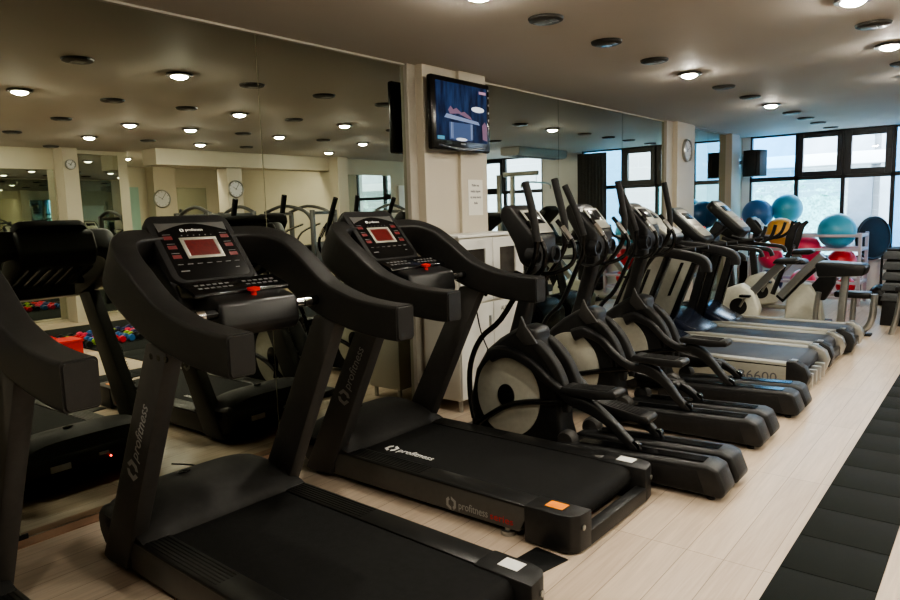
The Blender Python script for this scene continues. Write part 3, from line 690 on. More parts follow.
# ------------------------------------------------------------------ silver treadmills
def make_silver(W, lettering, big, con=((.90, 1.475), (1.26, 1.14))):
    r = thing('treadmill', 'silver treadmill', 'treadmill')
    for s, y0, y1 in ((0, 0, .085), (1, W - .085, W)):
        MB().prism([(.80, .045), (.80, .22), (1.2, .245), (2.33, .235), (2.33, .02), (1.3, .02)], y0, y1, bev=.008).build('side_panel', M['silver_paint'], r)
        MB().box(1.0, 2.32, y0 - .002, y1 + .002, .205, .214, .002).build('panel_groove', M['gloss'], r)
        c = MB().prism([(2.30, .012), (2.30, .25), (2.36, .255), (2.44, .21), (2.47, .13), (2.44, .03)], y0 - .004, y1 + .03 * (1 - s), bev=.01).build('end_cap', M['black'] if not s else M['steel'], r)
        MB().box(2.33, 2.375, y0 + .015, y1 - .01, .253, .262, .003).build('cap_trim', M['steel'], c)
    MB().prism([(.8, .06), (.8, .222), (2.33, .228), (2.38, .20), (2.39, .14), (2.36, .08)], .085, W - .085, bev=.01).build('running_belt', M['navybelt'], r)
    # stripes on rear cap
    st = MB()
    if big:
        for k in range(4): MB().box(2.40, 2.475, .10 + k * .15, .14 + k * .15, .03, .15, .004).build('guard_bar', M['steel'], r)
        MB().box(2.36, 2.44, .1, W - .1, .03, .12, .01).build('rear_bar', M['black'], r)
    else:
        st.box(2.37, 2.43, .08, W - .08, .04, .12, .01).build('rear_bar', M['black'], r)
    # hood
    t = MB().prism([(.60, .06), (.60, .30), (.68, .40), (.80, .44), (.98, .40), (1.14, .30), (1.30, .235), (1.30, .06)], .03, W - .03, bev=.045, seg=4)
    t.build('motor_hood', M['navy'], r)
    for s, y0, y1 in ((0, .0, .055), (1, W - .055, W)):
        lo_, hi_ = ([(.62, .05), (.90, .05), (1.30, 1.07), (1.06, 1.07)] if big else [(.84, .05), (.93, .05), (1.20, 1.08), (1.12, 1.08)]), None
        u = MB().prism(lo_, y0, y1, bev=.008).build('upright', M['silver_paint'] if big else M['black'], r)
        e = MB()
        if big:
            e.prism([(.90, .05), (.955, .05), (1.355, 1.07), (1.30, 1.07)], y0 - .006, y1 + .006, bev=.004); e.prism([(.58, .05), (.62, .05), (1.06, 1.07), (1.03, 1.07)], y0 - .006, y1 + .006, bev=.004)
            e.prism([(1.02, .62), (1.05, .62), (1.18, .95), (1.15, .95)], y0 - .008, y0, bev=.002)
        else:
            e.prism([(.93, .05), (.945, .05), (1.215, 1.08), (1.20, 1.08)], y0 - .004, y1 + .004, bev=.003)
        e.build('upright_edge', M['gloss'], u)
        if big: p = [(.95, 0, 1.14), (1.15, 0, 1.12), (1.45, 0, 1.08), (1.60, 0, 1.045), (1.65, 0, 1.0), (1.655, 0, .94)]
        else: p = [(1.15, 0, 1.10), (1.35, 0, 1.06), (1.55, 0, 1.04), (1.66, 0, 1.02), (1.69, 0, .96)]
        ym = (y0 + y1) / 2
        MB().sweep([(a, ym, c) for a, b, c in p], [(.035 if big else .02, .042 if big else .02)] * len(p), sec=rrect(1, 1, .4)).build('handrail', M['black'], r)
    # console
    ca, cb_ = ((.86, 1.48), (1.25, 1.20)) if big else con
    d = V((cb_[0] - ca[0], 0, cb_[1] - ca[1])).normalized(); n = V((-d.z, 0, d.x)); n = n if n.z > 0 else -n
    L_ = math.hypot(cb_[0] - ca[0], cb_[1] - ca[1]); wc = .46 if big else .36
    X = basis(V((cb_[0], W / 2 - wc / 2, cb_[1])), (0, 1, 0), -d)
    if (X.to_3x3() @ V((0, 0, 1))).z < 0: pass
    co = MB().prism([(p[0] + wc / 2, p[1] + L_ / 2) for p in rrect(wc / 2, L_ / 2, .09, 6)], -.075, .02, axis='z', bev=.02, seg=3, X=X).build('console', M['vinyl'], r)
    MB().prism([(p[0] + wc / 2, p[1] + L_ * .5) for p in rrect(wc / 2 - .05, L_ / 2 - .05, .04, 6)], .019, .025, axis='z', bev=.002, X=X).build('control_face', M['silver_paint'], co)
    MB().box(wc / 2 - .10, wc / 2 + .10, L_ * .60, L_ * .78, .024, .028, .002, X=X).build('display_screen', M['gloss'], co)
    kk = MB()
    for a in range(6):
        for b_ in range(2): kk.box(wc / 2 - .11 + a * .04, wc / 2 - .085 + a * .04, L_ * (.26 + .13 * b_), L_ * (.32 + .13 * b_), .024, .027, X=X)
    kk.build('keypad_print', M['greyprint'], co, False)
    MB().box(wc / 2 + .125, wc / 2 + .145, L_ * .3, L_ * .36, .024, .03, X=X).build('stop_button', M['red'], co, False)
    MB().sweep([(.98 if big else .95, .03, 1.10), (.98 if big else .95, W - .03, 1.10)], [(.035, .05)] * 2, sec=rrect(1, 1, .3), smooth_path=False).build('console_crossbar', M['black'], r)
    MB().prism([(.9, 1.10), (.98, 1.10), (1.15, 1.26), (1.05, 1.32)], W / 2 - .08, W / 2 + .08, bev=.01).build('console_neck', M['black'], co)
    for s in (-1, 1):
        MB().tube([(1.15, W / 2 + s * .16, 1.14), (1.30, W / 2 + s * .17, 1.10), (1.48, W / 2 + s * .17, 1.115)], .02, seg=12).build('front_grip', M['black_soft'], r)
    if lettering:
        mb = MB(); mb.text(lettering, .105, basis(V((1.90, -.001, .075)), (1, 0, 0), (0, 0, 1)), None, sx=1.15); mb.build('side_lettering', M['ink'], r, False)
    return r
jb = make_silver(.86, 'JB6600', True); jb.location = (-.02, 5.87, 0)
jb['label'] = 'silver treadmill with JB6600 lettering on its side panel'; jb['group'] = 'silver treadmills'
sb_ = make_silver(.66, None, False); sb_.location = (-.02, 6.84, 0)
sb_['label'] = 'silver treadmill with pale console, middle of the three silver ones'; sb_['group'] = 'silver treadmills'
sc_ = make_silver(.60, None, False, ((1.0, 1.54), (1.36, 1.20))); sc_.location = (.03, 7.62, 0); tag(sc_, group='silver treadmills', label='silver treadmill farthest along the row, next to the exercise bikes')

# ------------------------------------------------------------------ exercise bikes
def make_bike(pale):
    r = thing('exercise_bike', 'bike', 'exercise bike')
    MB().prism([(-.28, .12), (-.30, .30), (-.18, .48), (.02, .56), (.16, .46), (.24, .26), (.20, .12), (0, .08)], -.08, .08, bev=.035, seg=3).build('flywheel_shroud', M['pale'], r)
    MB().box(-.34, -.26, -.24, .24, 0, .07, .02).build('front_foot', M['black'], r)
    MB().box(.58, .66, -.24, .24, 0, .07, .02).build('rear_foot', M['black'], r)
    MB().box(-.3, .62, -.04, .04, .04, .10, .012).build('base_beam', M['silver_paint'], r)
    MB().sweep([(.05, 0, .35), (.32, 0, .66), (.46, 0, .80)], [(.035, .045)] * 3, sec=rrect(1, 1, .3), smooth_path=False).build('seat_post', M['steel'], r)
    MB().prism([(.36, .80), (.40, .86), (.62, .875), (.66, .84), (.60, .80)], -.10, .10, bev=.025, seg=3).build('saddle', M['vinyl'], r)
    MB().sweep([(-.10, 0, .45), (-.14, 0, .8), (-.10, 0, 1.08)], [(.035, .04)] * 3, sec=rrect(1, 1, .3), smooth_path=False).build('front_post', M['black'], r)
    co = MB().prism([(-.24, 1.16), (-.20, 1.30), (-.14, 1.32), (.02, 1.12), (-.06, 1.06)], -.13, .13, bev=.02, seg=3).build('console', M['vinyl'], r)
    MB().box(.03, .23, .03, .17, -.002, .004, .002, X=basis(V((.012, -.13, 1.155)), (0, 1, 0), V((-.16, 0, .2)))).build('display_panel', M['silver_paint'], co)
    for s in (-1, 1):
        MB().tube([(-.10, s * .02, 1.04), (-.02, s * .14, 1.02), (.14, s * .22, 1.02), (.27, s * .22, 1.10), (.32, s * .21, 1.24)], .02, seg=12).build('handlebar', M['black_soft'], r)
        c = MB().tube([(.02, s * .09, .28), (.10, s * .11, .28 - s * .14)], .014, seg=10, smooth_path=False).build('crank', M['steel'], r)
        MB().box(.04, .16, s * .16 - .045, s * .16 + .045, .265 - s * .14, .295 - s * .14, .008).build('pedal', M['gloss'], c)
    MB().lathe([(0, -.086), (.10, -.086), (.10, .086), (0, .086)], (.0, 0, .28), axis='y', seg=24).build('crank_hub', M['black'], r)
    return r
bk = make_bike(True); bk.location = (1.12, 8.68, 0)
bk['label'] = 'pale exercise bike just behind the last silver treadmill'; bk['group'] = 'pale exercise bikes'
dup(bk, (.95, 10.3, 0), label='pale exercise bike between its neighbour and the ball rack')
def make_recumbent():
    r = thing('recumbent_bike', 'exercise bike with a diagonal silver strut and tall black seat back beside the ball rack', 'exercise bike', (1.30, 9.42, 0))
    MB().prism([(.16, .04), (.18, .30), (.34, .52), (.44, .50), (.56, .30), (.60, .04)], -.10, .10, bev=.03, seg=3).build('shroud', M['pale'], r)
    MB().sweep([(.12, -.12, .34), (.35, -.12, .62), (.58, -.12, .86)], [(.035, .045)] * 3, sec=rrect(1, 1, .3), smooth_path=False).build('diagonal_strut', M['steel'], r)
    MB().sweep([(.10, -.06, .30), (.35, -.06, .58), (.60, -.06, .84)], [(.04, .055)] * 3, sec=rrect(1, 1, .3), smooth_path=False).build('track', M['black'], r)
    MB().prism([(.30, .30), (.55, .62), (.72, .80), (.70, .50), (.60, .30)], -.02, .08, bev=.02).build('rear_cover', M['vinyl'], r)
    MB().prism([(.10, .74), (.14, .82), (.38, .80), (.40, .74)], -.12, .12, bev=.03, seg=3).build('seat', M['vinyl'], r)
    for s in (-1, 1):
        MB().sweep([(.20, s * .16, .92), (.23, s * .18, 1.08), (.28, s * .19, 1.2), (.34, s * .19, 1.26)], [(.03, .04), (.035, .05), (.025, .03), (.02, .02)], sec=rrect(1, 1, .5)).build('handlebar', M['black_soft'], r)
    MB().tube([(.0, 0, .35), (.12, 0, .7), (.2, 0, .95)], .03, seg=12).build('front_post', M['black'], r)
    MB().tube([(.2, -.16, .95), (.2, .16, .95)], .025, seg=12, smooth_path=False).build('crossbar', M['black'], r)
    MB().box(.12, .66, -.2, .2, 0, .05, .015).build('base', M['black'], r)
make_recumbent()

# ------------------------------------------------------------------ preacher bench
b = thing('preacher_bench', 'black padded preacher curl bench with curved silver legs in front of the ball rack', 'weight bench', (2.2, 8.75, 0))
MB().prism([(-.24, .66), (-.27, .80), (-.24, .835), (.20, .815), (.235, .78), (.21, .69)], -.16, .16, bev=.03, seg=3).build('arm_pad', M['vinyl'], b)
MB().sweep([(-.02, 0, .03), (0, 0, .40), (.02, 0, .70)], [(.038, .038)] * 3, sec=rrect(1, 1, .35), smooth_path=False).build('post', M['steel'], b)
MB().box(-.13, .24, .20, .42, .40, .47, .025, seg=3).build('seat', M['vinyl'], b)
MB().tube([(.05, .32, .05), (.06, .32, .42)], .03, seg=12, smooth_path=False).build('seat_post', M['steel'], b)
MB().tube([(-.20, .1, .03), (.10, .1, .035), (.20, .1, .06), (.27, .1, .18), (.29, .1, .40), (.29, .1, .47)], [.03, .03, .033, .036, .036, .036], seg=14).build('curved_leg', M['steel'], b)
MB().tube([(-.30, .25, .03), (-.32, .25, .2), (-.29, .25, .45)], .03, seg=12).build('curved_leg', M['steel'], b)
MB().box(-.30, .22, -.04, .04, .01, .06, .01).build('base_bar', M['steel'], b)
MB().box(-.04, .04, .0, .38, .02, .07, .01).build('base_bar', M['steel'], b)
MB().box(.20, .28, .05, .16, .0, .03, .01).build('rubber_foot', M['black'], b)

# ------------------------------------------------------------------ ball rack + balls
rk = thing('ball_rack', 'pale lilac metal ball rack with two tiers below the windows', 'rack', (0, 0, 0))
rx0, rx1, ry0, ry1 = .50, 1.97, 11.35, 11.95
for x in (rx0, rx1):
    for y in (ry0, ry1): MB().box(x - .022, x + .022, y - .022, y + .022, 0, 1.04, .004).build('post', M['rack'], rk)
    for z in (.10, .32, .80, 1.0): MB().box(x - .018, x + .018, ry0 + .022, ry1 - .022, z - .02, z + .02, .003).build('side_rail', M['rack'], rk)
for y in (ry0, ry1):
    for z in (.10, .32, .80, 1.0): MB().box(rx0 + .022, rx1 - .022, y - .016, y + .016, z - .02, z + .02, .003).build('long_rail', M['rack'], rk)
def ball(c, r, m, label, valve=True):
    o = thing('exercise_ball', label, 'exercise ball', (c[0], c[1], c[2] - r), group='exercise balls on and around the rack')
    prof = [(r * math.sin(math.pi * i / 32), r - r * math.cos(math.pi * i / 32)) for i in range(33)]; prof[0] = (0, 0); prof[-1] = (0, 2 * r)
    # fine seam rings
    prof = [(p[0] * (1.006 if i in (8, 16, 24) else 1), p[1]) for i, p in enumerate(prof)]
    MB().lathe(prof, seg=40).build('ball_body', M[m], o)
    MB().lathe([(0, 0), (.012, 0), (.01, .006), (0, .006)], (0, -r, r), axis='y', seg=12).build('valve', M['white'], o)
    return o
ball((.43, 11.92, 1.33), .235, 'blueball', 'dark blue exercise ball at the left end on top of the rack')
ball((.80, 12.2, 1.40), .235, 'cyanball', 'light cyan exercise ball beside the dark blue one on top')
ball((1.62, 11.64, 1.06), .26, 'cyanball', 'big turquoise exercise ball resting on the right end of the rack')
ball((.85, 11.64, 1.05), .22, 'yellowball', 'orange yellow exercise ball in the middle of the rack')
ball((.72, 11.62, .66), .18, 'pinkball', 'pink ball below the dark blue one on the rack')
ball((1.21, 11.66, .79), .21, 'pinkball', 'pink ball left of the big turquoise one')
ball((1.70, 11.66, .60), .20, 'redball', 'red ball beneath the big turquoise one')
ball((.72, 11.6, .28), .19, 'navyball', 'navy ball on the lower tier at the left')
ball((1.18, 11.66, .30), .18, 'pinkball', 'pink ball on the lower tier of the rack')
ball((1.47, 11.5, .21), .09, 'greyball', 'small grey ball on the lower tier')
ball((1.76, 11.66, .25), .13, 'redball', 'small red ball at the right end of the lower tier')
o = thing('medicine_ball', 'black medicine ball on the floor right of the ball rack', 'medicine ball', (2.22, 11.6, 0)); MB().sphere((0, 0, .15), .15).build('ball_body', M['vinyl'], o)
MB().lathe([(.151, -.006), (.153, 0), (.151, .006)], (0, 0, .15), seg=32).build('seam_band', M['greyball'], o)
o = thing('trampoline', 'round black mini trampoline standing on edge behind the rack', 'trampoline', (2.0, 12.25, 0), R(-36))
MB().lathe([(.0, 0), (.30, 0), (.30, .02), (0, .02)], (0, 0, .93), axis='x', seg=40).build('bounce_mat', M['black_soft'], o)
ring = [(.01, 0.315 * math.cos(R(a)), .93 + .315 * math.sin(R(a))) for a in range(0, 361, 15)]
MB().tube(ring, .02, seg=8, smooth_path=False).build('rim', M['black'], o)
MB().tube([(.0, -.2, .0), (.0, -.2, .68)], .018, seg=8).tube([(.0, .2, .0), (.0, .2, .68)], .018, seg=8).build('stand', M['black'], o)
# items on sill
for k, (x, m_) in enumerate([(2.3, 'black'), (2.5, 'greyball')]):
    o = thing('dumbbell', ['black dumbbell lying on the window sill by the trampoline', 'grey dumbbell lying on the window sill behind the step stack'][k], 'dumbbell', (x, WY - .06, .61), group='dumbbells on the sill')
    MB().tube([(-.06, 0, .03), (.06, 0, .03)], .012, seg=8).build('bar', M['chrome'], o)
    for s in (-1, 1): MB().lathe([(.01, -.025), (.03, -.02), (.03, .02), (.01, .025)], (s * .07, 0, .03), axis='x', seg=12).build('weight', M[m_], o)
# step stack
for k in range(6):
    z0 = .30 + k * .1 if k else 0
    if k == 0:
        o = thing('step_riser', 'black block at the bottom of the stack of aerobic steps', 'step platform', (2.62, 9.95, 0)); MB().prism([(-.17, 0), (-.15, .3), (.42, .3), (.45, 0)], -.28, .28, bev=.012).build('riser_body', M['black'], o)
        continue
    z0 = .30 + (k - 1) * .125
    o = thing('aerobic_step', 'grey aerobic step platform, %s of the stack at the right edge' % ['bottom', 'second', 'third', 'fourth', 'top'][k - 1], 'step platform', (2.62, 9.95, z0), group='stacked aerobic steps')
    MB().prism([(-.17, 0), (-.15, .085), (-.13, .095), (.42, .095), (.44, 0)], -.30, .30, bev=.008).build('platform', M['stepgrey'], o)
    MB().box(-.13, .42, -.27, .27, .095, .12, .006).build('top_mat', M['black_soft'], o)
# small silver stand near the steps
o = thing('weight_tree', 'silver stand leg beside the stack of steps', 'weight stand', (2.66, 9.05, 0))
MB().tube([(-.02, 0, .0), (.03, 0, .22), (.06, 0, .5)], .03, seg=12).build('leg', M['steel'], o)
MB().tube([(.18, 0, .0), (.13, 0, .22), (.08, 0, .5)], .03, seg=12).build('leg', M['steel'], o)
MB().box(0, .14, -.05, .05, .49, .54, .01).build('bracket', M['black'], o)

# ------------------------------------------------------------------ television
tv = thing('television', 'wall-mounted flat television with black frame, showing a dark blue stage scene', 'television', (.20, 4.42, 2.245))
MB().box(-.03, .025, -.37, .37, -.275, .275, .018, seg=3).build('casing', M['gloss'], tv)
MB().box(-.10, -.03, -.15, .15, -.12, .12, .01).build('wall_bracket', M['steel'], tv)
def screen_mat():
    m = bpy.data.materials.new('tv_picture'); m.use_nodes = True
    nt = m.node_tree; b_ = nt.nodes['Principled BSDF']; L = nt.links.new
    tc = nt.nodes.new('ShaderNodeTexCoord'); n = nt.nodes.new('ShaderNodeTexNoise'); n.inputs['Scale'].default_value = 9; n.inputs['Detail'].default_value = 3
    mp = nt.nodes.new('ShaderNodeMapping'); mp.inputs['Scale'].default_value = (1, 2.4, .6)
    L(tc.outputs['Object'], mp.inputs[0]); L(mp.outputs[0], n.inputs['Vector'])
    g = nt.nodes.new('ShaderNodeSeparateXYZ'); L(tc.outputs['Object'], g.inputs[0])
    r_ = nt.nodes.new('ShaderNodeValToRGB'); cr = r_.color_ramp
    cr.elements[0].position = .38; cr.elements[0].color = (.004, .010, .045, 1); cr.elements[1].position = .72; cr.elements[1].color = (.03, .08, .22, 1)
    L(n.outputs['Fac'], r_.inputs['Fac'])
    b_.inputs['Base Color'].default_value = (0.005, .005, .01, 1); b_.inputs['Roughness'].default_value = .6; b_.inputs['Specular IOR Level'].default_value = .05
    L(r_.outputs['Color'], b_.inputs['Emission Color']); b_.inputs['Emission Strength'].default_value = .9
    return m
MB().box(.024, .0265, -.325, .325, -.20, .235).build('screen', screen_mat(), tv, False)
def emis(n, c, s=1): return mat(n, (.02, .02, .02), .7, spec=.05, noise=.1, emit=c, estr=s)
pw, pp, pc, pl_, pg = emis('tv_white', (.38, .48, .75), 1), emis('tv_pink', (.42, .24, .36), .8), emis('tv_cyan', (.2, .65, .9), .8), emis('tv_glow', (.9, .93, .98), 1.6), emis('tv_mid', (.12, .2, .42), .8)
MB().prism([(-.23, -.03), (.22, -.06), (.20, -.035), (-.20, 0)], .0265, .028, axis='x').build('picture_table', pw, tv, False)
MB().box(.0265, .0275, -.17, .12, -.19, -.06).build('picture_cloth', pg, tv, False)
for a in (-.15, .10): MB().box(.0275, .0285, a, a + .012, -.18, -.06).box(.0275, .0285, a + .02, a + .025, -.18, -.06).build('picture_leg', pw, tv, False)
MB().prism([(-.16, .0), (-.18, .03), (-.15, .06), (-.12, .035), (-.08, .05), (-.02, .02), (.02, .03), (.10, -.005), (.12, -.025), (.03, -.01), (-.05, .01)], .0265, .0285, axis='x').build('picture_figure', pp, tv, False)
MB().prism(ell(.20, .06, .085, .022, 20), .0265, .0285, axis='x').build('picture_glow', pl_, tv, False)
MB().prism(ell(-.02, -.185, .07, .012, 16), .0265, .0290, axis='x').build('picture_glow', pl_, tv, False)
MB().prism([(.26, -.17), (.255, -.06), (.29, -.03), (.32, -.06), (.32, -.18)], .0265, .0285, axis='x').build('picture_figure', pp, tv, False)
MB().box(.0265, .0285, .22, .31, .185, .205).build('channel_mark', emis('tv_tag', (.9, .5, .65), .9), tv, False)
MB().box(.0265, .0285, -.315, -.235, -.195, -.17).build('channel_mark', pc, tv, False)
mb = MB()
for k in range(6): mb.box(.025, .0275, .338, .352, .22 - k * .06, .235 - k * .06)
mb.box(.025, .0275, -.03, .03, -.222, -.214); mb.text('TV', .02, basis(V((.0265, .0, -.24)), (0, 1, 0), (0, 0, 1)), None) if False else None
mb.build('bezel_buttons', M['greyprint'], tv, False)
MB().sweep([(.024, -.30, -.235), (.030, 0, -.262), (.024, .30, -.235)], [(.003, .008)] * 3, sec=rrect(1, 1, .4)).build('glossy_lip', M['navy'], tv)
for q_ in bpy.data.materials:
    if q_.name.startswith('tv_'): q_.node_tree.nodes['Principled BSDF'].inputs['Emission Strength'].default_value *= .42

o = thing('notice', 'small printed paper notice taped on the cream pillar below the television', 'notice', (.136, 4.685, 1.60))
MB().box(0, .002, -.10, .10, -.13, .16).build('paper_sheet', M['paper'], o, False)
mb = MB()
for k, tx in enumerate(['Molim vas', 'vratite tegove', 'na svoje mesto', 'hvala']):
    mb.text(tx, .030, basis(V((.0025, 0, .105 - k * .048)), (0, 1, 0), (0, 0, 1)), None, align='CENTER', sx=.8)
mb.build('notice_text', M['ink'], o, False)

# wall clocks
def clock(loc, rz, label, r=.155):
    o = thing('wall_clock', label, 'clock', loc, rz, group='round wall clocks')
    MB().lathe([(0, 0), (r, 0), (r, .03), (r * .93, .042), (r * .88, .036), (r * .88, .02), (0, .02)], axis='x', seg=40).build('clock_case', M['steel'], o)
    MB().lathe([(0, .021), (r * .87, .021), (r * .87, .0225), (0, .0225)], axis='x', seg=40).build('clock_face', M['clockface'], o)
    h = MB()
    for a in range(12):
        X = Matrix.Translation((.023, 0, 0)) @ Matrix.Rotation(R(30 * a), 4, 'X'); h.box(0, .001, -.004, .004, r * .70, r * .82, X=X)
    h.build('hour_marks', M['ink'], o, False)
    for a, l in ((-60, .5), (35, .75)):
        X = Matrix.Translation((.0245, 0, 0)) @ Matrix.Rotation(R(a), 4, 'X'); MB().box(0, .0015, -.004, .004, -.02, r * l, X=X).build('clock_hand', M['ink'], o, False)
clock((.10, 9.59, 2.24), 0, 'round silver wall clock on the cream pillar above the silver treadmills')
clock((10.3, 7.75, 1.95), math.pi, 'round silver clock on the pillar in the alcove, seen in the mirror', .19)
clock((6.8, 7.15, 2.0), math.pi, 'round silver clock on the pillar under the soffit, seen in the mirror', .15)
clock((7.30, 4.68, 2.36), math.pi, 'tiny round dial on the opposite pillar, seen in the mirror', .075)

# speaker
o = thing('loudspeaker', 'black box loudspeaker mounted high in the corner by the windows', 'speaker', (.20, 12.2, 2.18), R(-18))
MB().prism([(-.02, -.14), (-.02, .14), (.20, .16), (.26, .10), (.26, -.10), (.20, -.16)], -.24, .18, axis='z', bev=.012).build('speaker_box', M['black'], o)
MB().box(.15, .235, -.15, -.12, -.21, .15, .01).build('speaker_grille', M['black_soft'], o)
MB().box(-.20, .0, -.03, .03, -.03, .03, .005).box(-.215, -.195, -.05, .05, -.07, .07, .003).build('wall_bracket', M['steel'], o)

# ------------------------------------------------------------------ cabinet
cb = thing('storage_cabinet', 'tall white storage cabinet with glazed doors below the television', 'cabinet', (0, 0, 0))
CX0, CX1, CY0, CY1, CH = .14, .475, 3.98, 4.84, 1.31
MB().box(CX0, CX1, CY0, CY1, .09, CH, .003).build('carcass', M['cab'], cb)
MB().box(CX0 - .0, CX1 + .03, CY0 - .015, CY1 + .01, CH, CH + .022, .003).build('top_panel', M['cabdoor'], cb)
def gdoor(y0, y1, z0, z1, wy0, wy1, wz0, wz1):
    d_ = MB(); x0, x1 = CX1, CX1 + .022
    d_.box(x0, x1, y0, wy0, z0, z1); d_.box(x0, x1, wy1, y1, z0, z1); d_.box(x0, x1, wy0, wy1, z0, wz0); d_.box(x0, x1, wy0, wy1, wz1, z1)
    do = d_.build('door', M['cabdoor'], cb, False)
    MB().box(x0 + .006, x0 + .011, wy0, wy1, wz0, wz1).build('door_glass', M['darkglass'], do, False)
gdoor(3.985, 4.40, .82, 1.30, 4.06, 4.31, .90, 1.22)
gdoor(4.41, 4.835, .82, 1.30, 4.50, 4.72, .90, 1.22)
for y0, y1 in ((3.985, 4.40), (4.41, 4.835)):
    dd = MB().box(CX1, CX1 + .02, y0, y1, .10, .80, .003).build('door', M['cabdoor'], cb)
    MB().box(CX1 + .02, CX1 + .035, y1 - .06, y1 - .045, .6, .7, .003).build('door_handle', M['steel'], dd)
for x in (CX0 + .04, CX1 - .03):
    for y in (CY0 + .04, CY1 - .04): MB().lathe([(.018, 0), (.018, .09)], (x, y, 0), seg=12).build('foot', M['steel'], cb)
o = MB().tube([(.51, 4.15, .80), (.53, 4.18, .6), (.55, 4.26, .42), (.54, 4.36, .3), (.52, 4.45, .02)], .005, seg=6).build('power_cable', M['black']); tag(o, 'thin black cable hanging in front of the white cabinet', 'cable')
mb = MB(); mb.text('AI RI', .05, basis(V((CX1 + .023, 4.50, .72)), (0, 1, 0), (0, 0, 1)), None); mb.build('door_lettering', M['ink'], cb, False)
o = thing('socket_adapter', 'small white socket box on the floor at the mirror', 'socket', (.10, 1.75, 0)); MB().box(-.03, .03, -.06, .06, 0, .02, .004).build('adapter_body', M['whitepaint'], o); MB().box(-.01, .01, -.01, .01, .02, .026, .002).build('switch', M['black'], o)
o = MB().tube([(.10, 1.82, .01), (.06, 1.95, .008), (.09, 2.1, .008), (.2, 2.2, .008), (.3, 2.1, .03)], .005, seg=6).build('power_cable', M['black']); tag(o, 'thin black power cable on the floor at the mirror base', 'cable')
o = thing('wall_power_block', 'black foot plate between the two front treadmills', 'adapter', (0, 0, 0))
bpy.data.objects.remove(o)

# ------------------------------------------------------------------ far side of room (seen in mirrors)
# curtain
t = MB(); n = 60; pts = []
for k in range(n + 1): pts.append((2.45 + .60 * k / n, WY - .16 + .035 * math.sin(k * .9)))
for k in range(n, -1, -1): pts.append((2.45 + .60 * k / n, WY - .15 + .035 * math.sin(k * .9)))
o = t.prism(pts, .1, 2.55, axis='z').build('curtain', M['curtain']); tag(o, 'dark grey pleated curtain hanging beside the windows, seen in the mirror', 'curtain')
# ac
o = thing('air_conditioner', 'long grey ceiling air conditioner near the windows, seen in the mirror', 'air conditioner', (3.35, 11.2, 2.36))
MB().prism([(-.15, .10), (-.2, .14), (-.2, .25), (.2, .25), (.2, .12), (.12, .10)], -.75, .95, bev=.012).build('unit_body', M['acbody'], o)
g = MB()
for k in range(3): g.box(-.13 + k * .08, -.10 + k * .08, -.7, .9, .094, .104, .001)
g.build('louvre', M['ink'], o)
# lat pulldown
lp = thing('lat_pulldown', 'silver lat pulldown tower with wide hanging bar, seen in the mirror', 'weight machine', (3.75, 10.9, 0))
for s in (-1, 1): MB().box(-.04, .04, s * .22 - .03, s * .22 + .03, 0, 2.15, .008).build('upright_post', M['silver_paint'], lp)
MB().box(-.7, .05, -.03, .03, 2.12, 2.2, .01).build('top_arm', M['silver_paint'], lp)
MB().box(-.05, .05, -.19, .19, .15, 1.5, .01).build('weight_stack', M['stepgrey'], lp)
MB().tube([(-.66, -.5, 1.88), (-.66, -.4, 1.98), (-.66, .4, 1.98), (-.66, .5, 1.88)], .015, seg=10).build('pull_bar', M['steel'], lp)
MB().tube([(-.66, 0, 2.13), (-.66, 0, 1.98)], .005, seg=6, smooth_path=False).build('cable', M['black'], lp)
MB().box(-.85, -.45, -.17, .17, .45, .53, .03, seg=3).build('seat', M['dusk'], lp); MB().box(-.7, -.62, -.04, .04, 0, .45, .01).build('seat_post', M['silver_paint'], lp)
MB().box(-.8, .1, -.04, .04, 0, .06, .01).build('base_beam', M['silver_paint'], lp)
# strength machines
def make_machine():
    r = thing('strength_machine', 'm', 'weight machine')
    for x, y in ((-.45, -.4), (.45, -.4), (-.45, .4), (.45, .4)): MB().box(x - .035, x + .035, y - .035, y + .035, 0, 2.0, .008).build('post', M['machine'], r)
    for y in (-.4, .4): MB().tube([(-.45, y, 1.98), (-.1, y, 2.1), (.3, y, 1.98), (.45, y, 1.75)], .035, seg=12).build('top_tube', M['machine'], r)
    for x in (-.45, .45): MB().box(x - .03, x + .03, -.37, .37, 1.9, 1.97, .008).box(x - .03, x + .03, -.37, .37, .02, .09, .008).build('cross_member', M['machine'], r)
    MB().box(.32, .44, -.18, .18, .1, 1.3, .008).build('weight_stack', M['ink'], r)
    MB().box(-.35, .05, -.18, .18, .42, .52, .03, seg=3).build('seat', M['vinyl'], r)
    MB().prism([(.05, .52), (.0, .55), (.12, 1.25), (.2, 1.22)], -.16, .16, bev=.02).build('backrest', M['vinyl'], r)
    for s in (-1, 1): MB().tube([(.2, s * .3, 1.7), (-.2, s * .32, 1.5), (-.35, s * .3, 1.15), (-.3, s * .2, 1.0)], .022, seg=10).build('press_arm', M['chrome'], r)
    return r
m1 = make_machine(); m1.scale = (1, 1, .8); m1.location = (6.3, 6.4, .008); m1['label'] = 'silver strength machine before the alcove, seen in the mirror'; m1['group'] = 'strength machines across the room'
dup(m1, (5.3, 9.9, 0), R(90), 'silver strength machine near the opposite entrance pillar, seen in the mirror')
dup(m1, (6.25, 8.1, .008), R(160), 'silver strength machine at the middle of the opposite row, seen in the mirror')
dup(m1, (6.6, 1.9, 0), R(200), 'silver strength machine at the near end of the opposite wall')
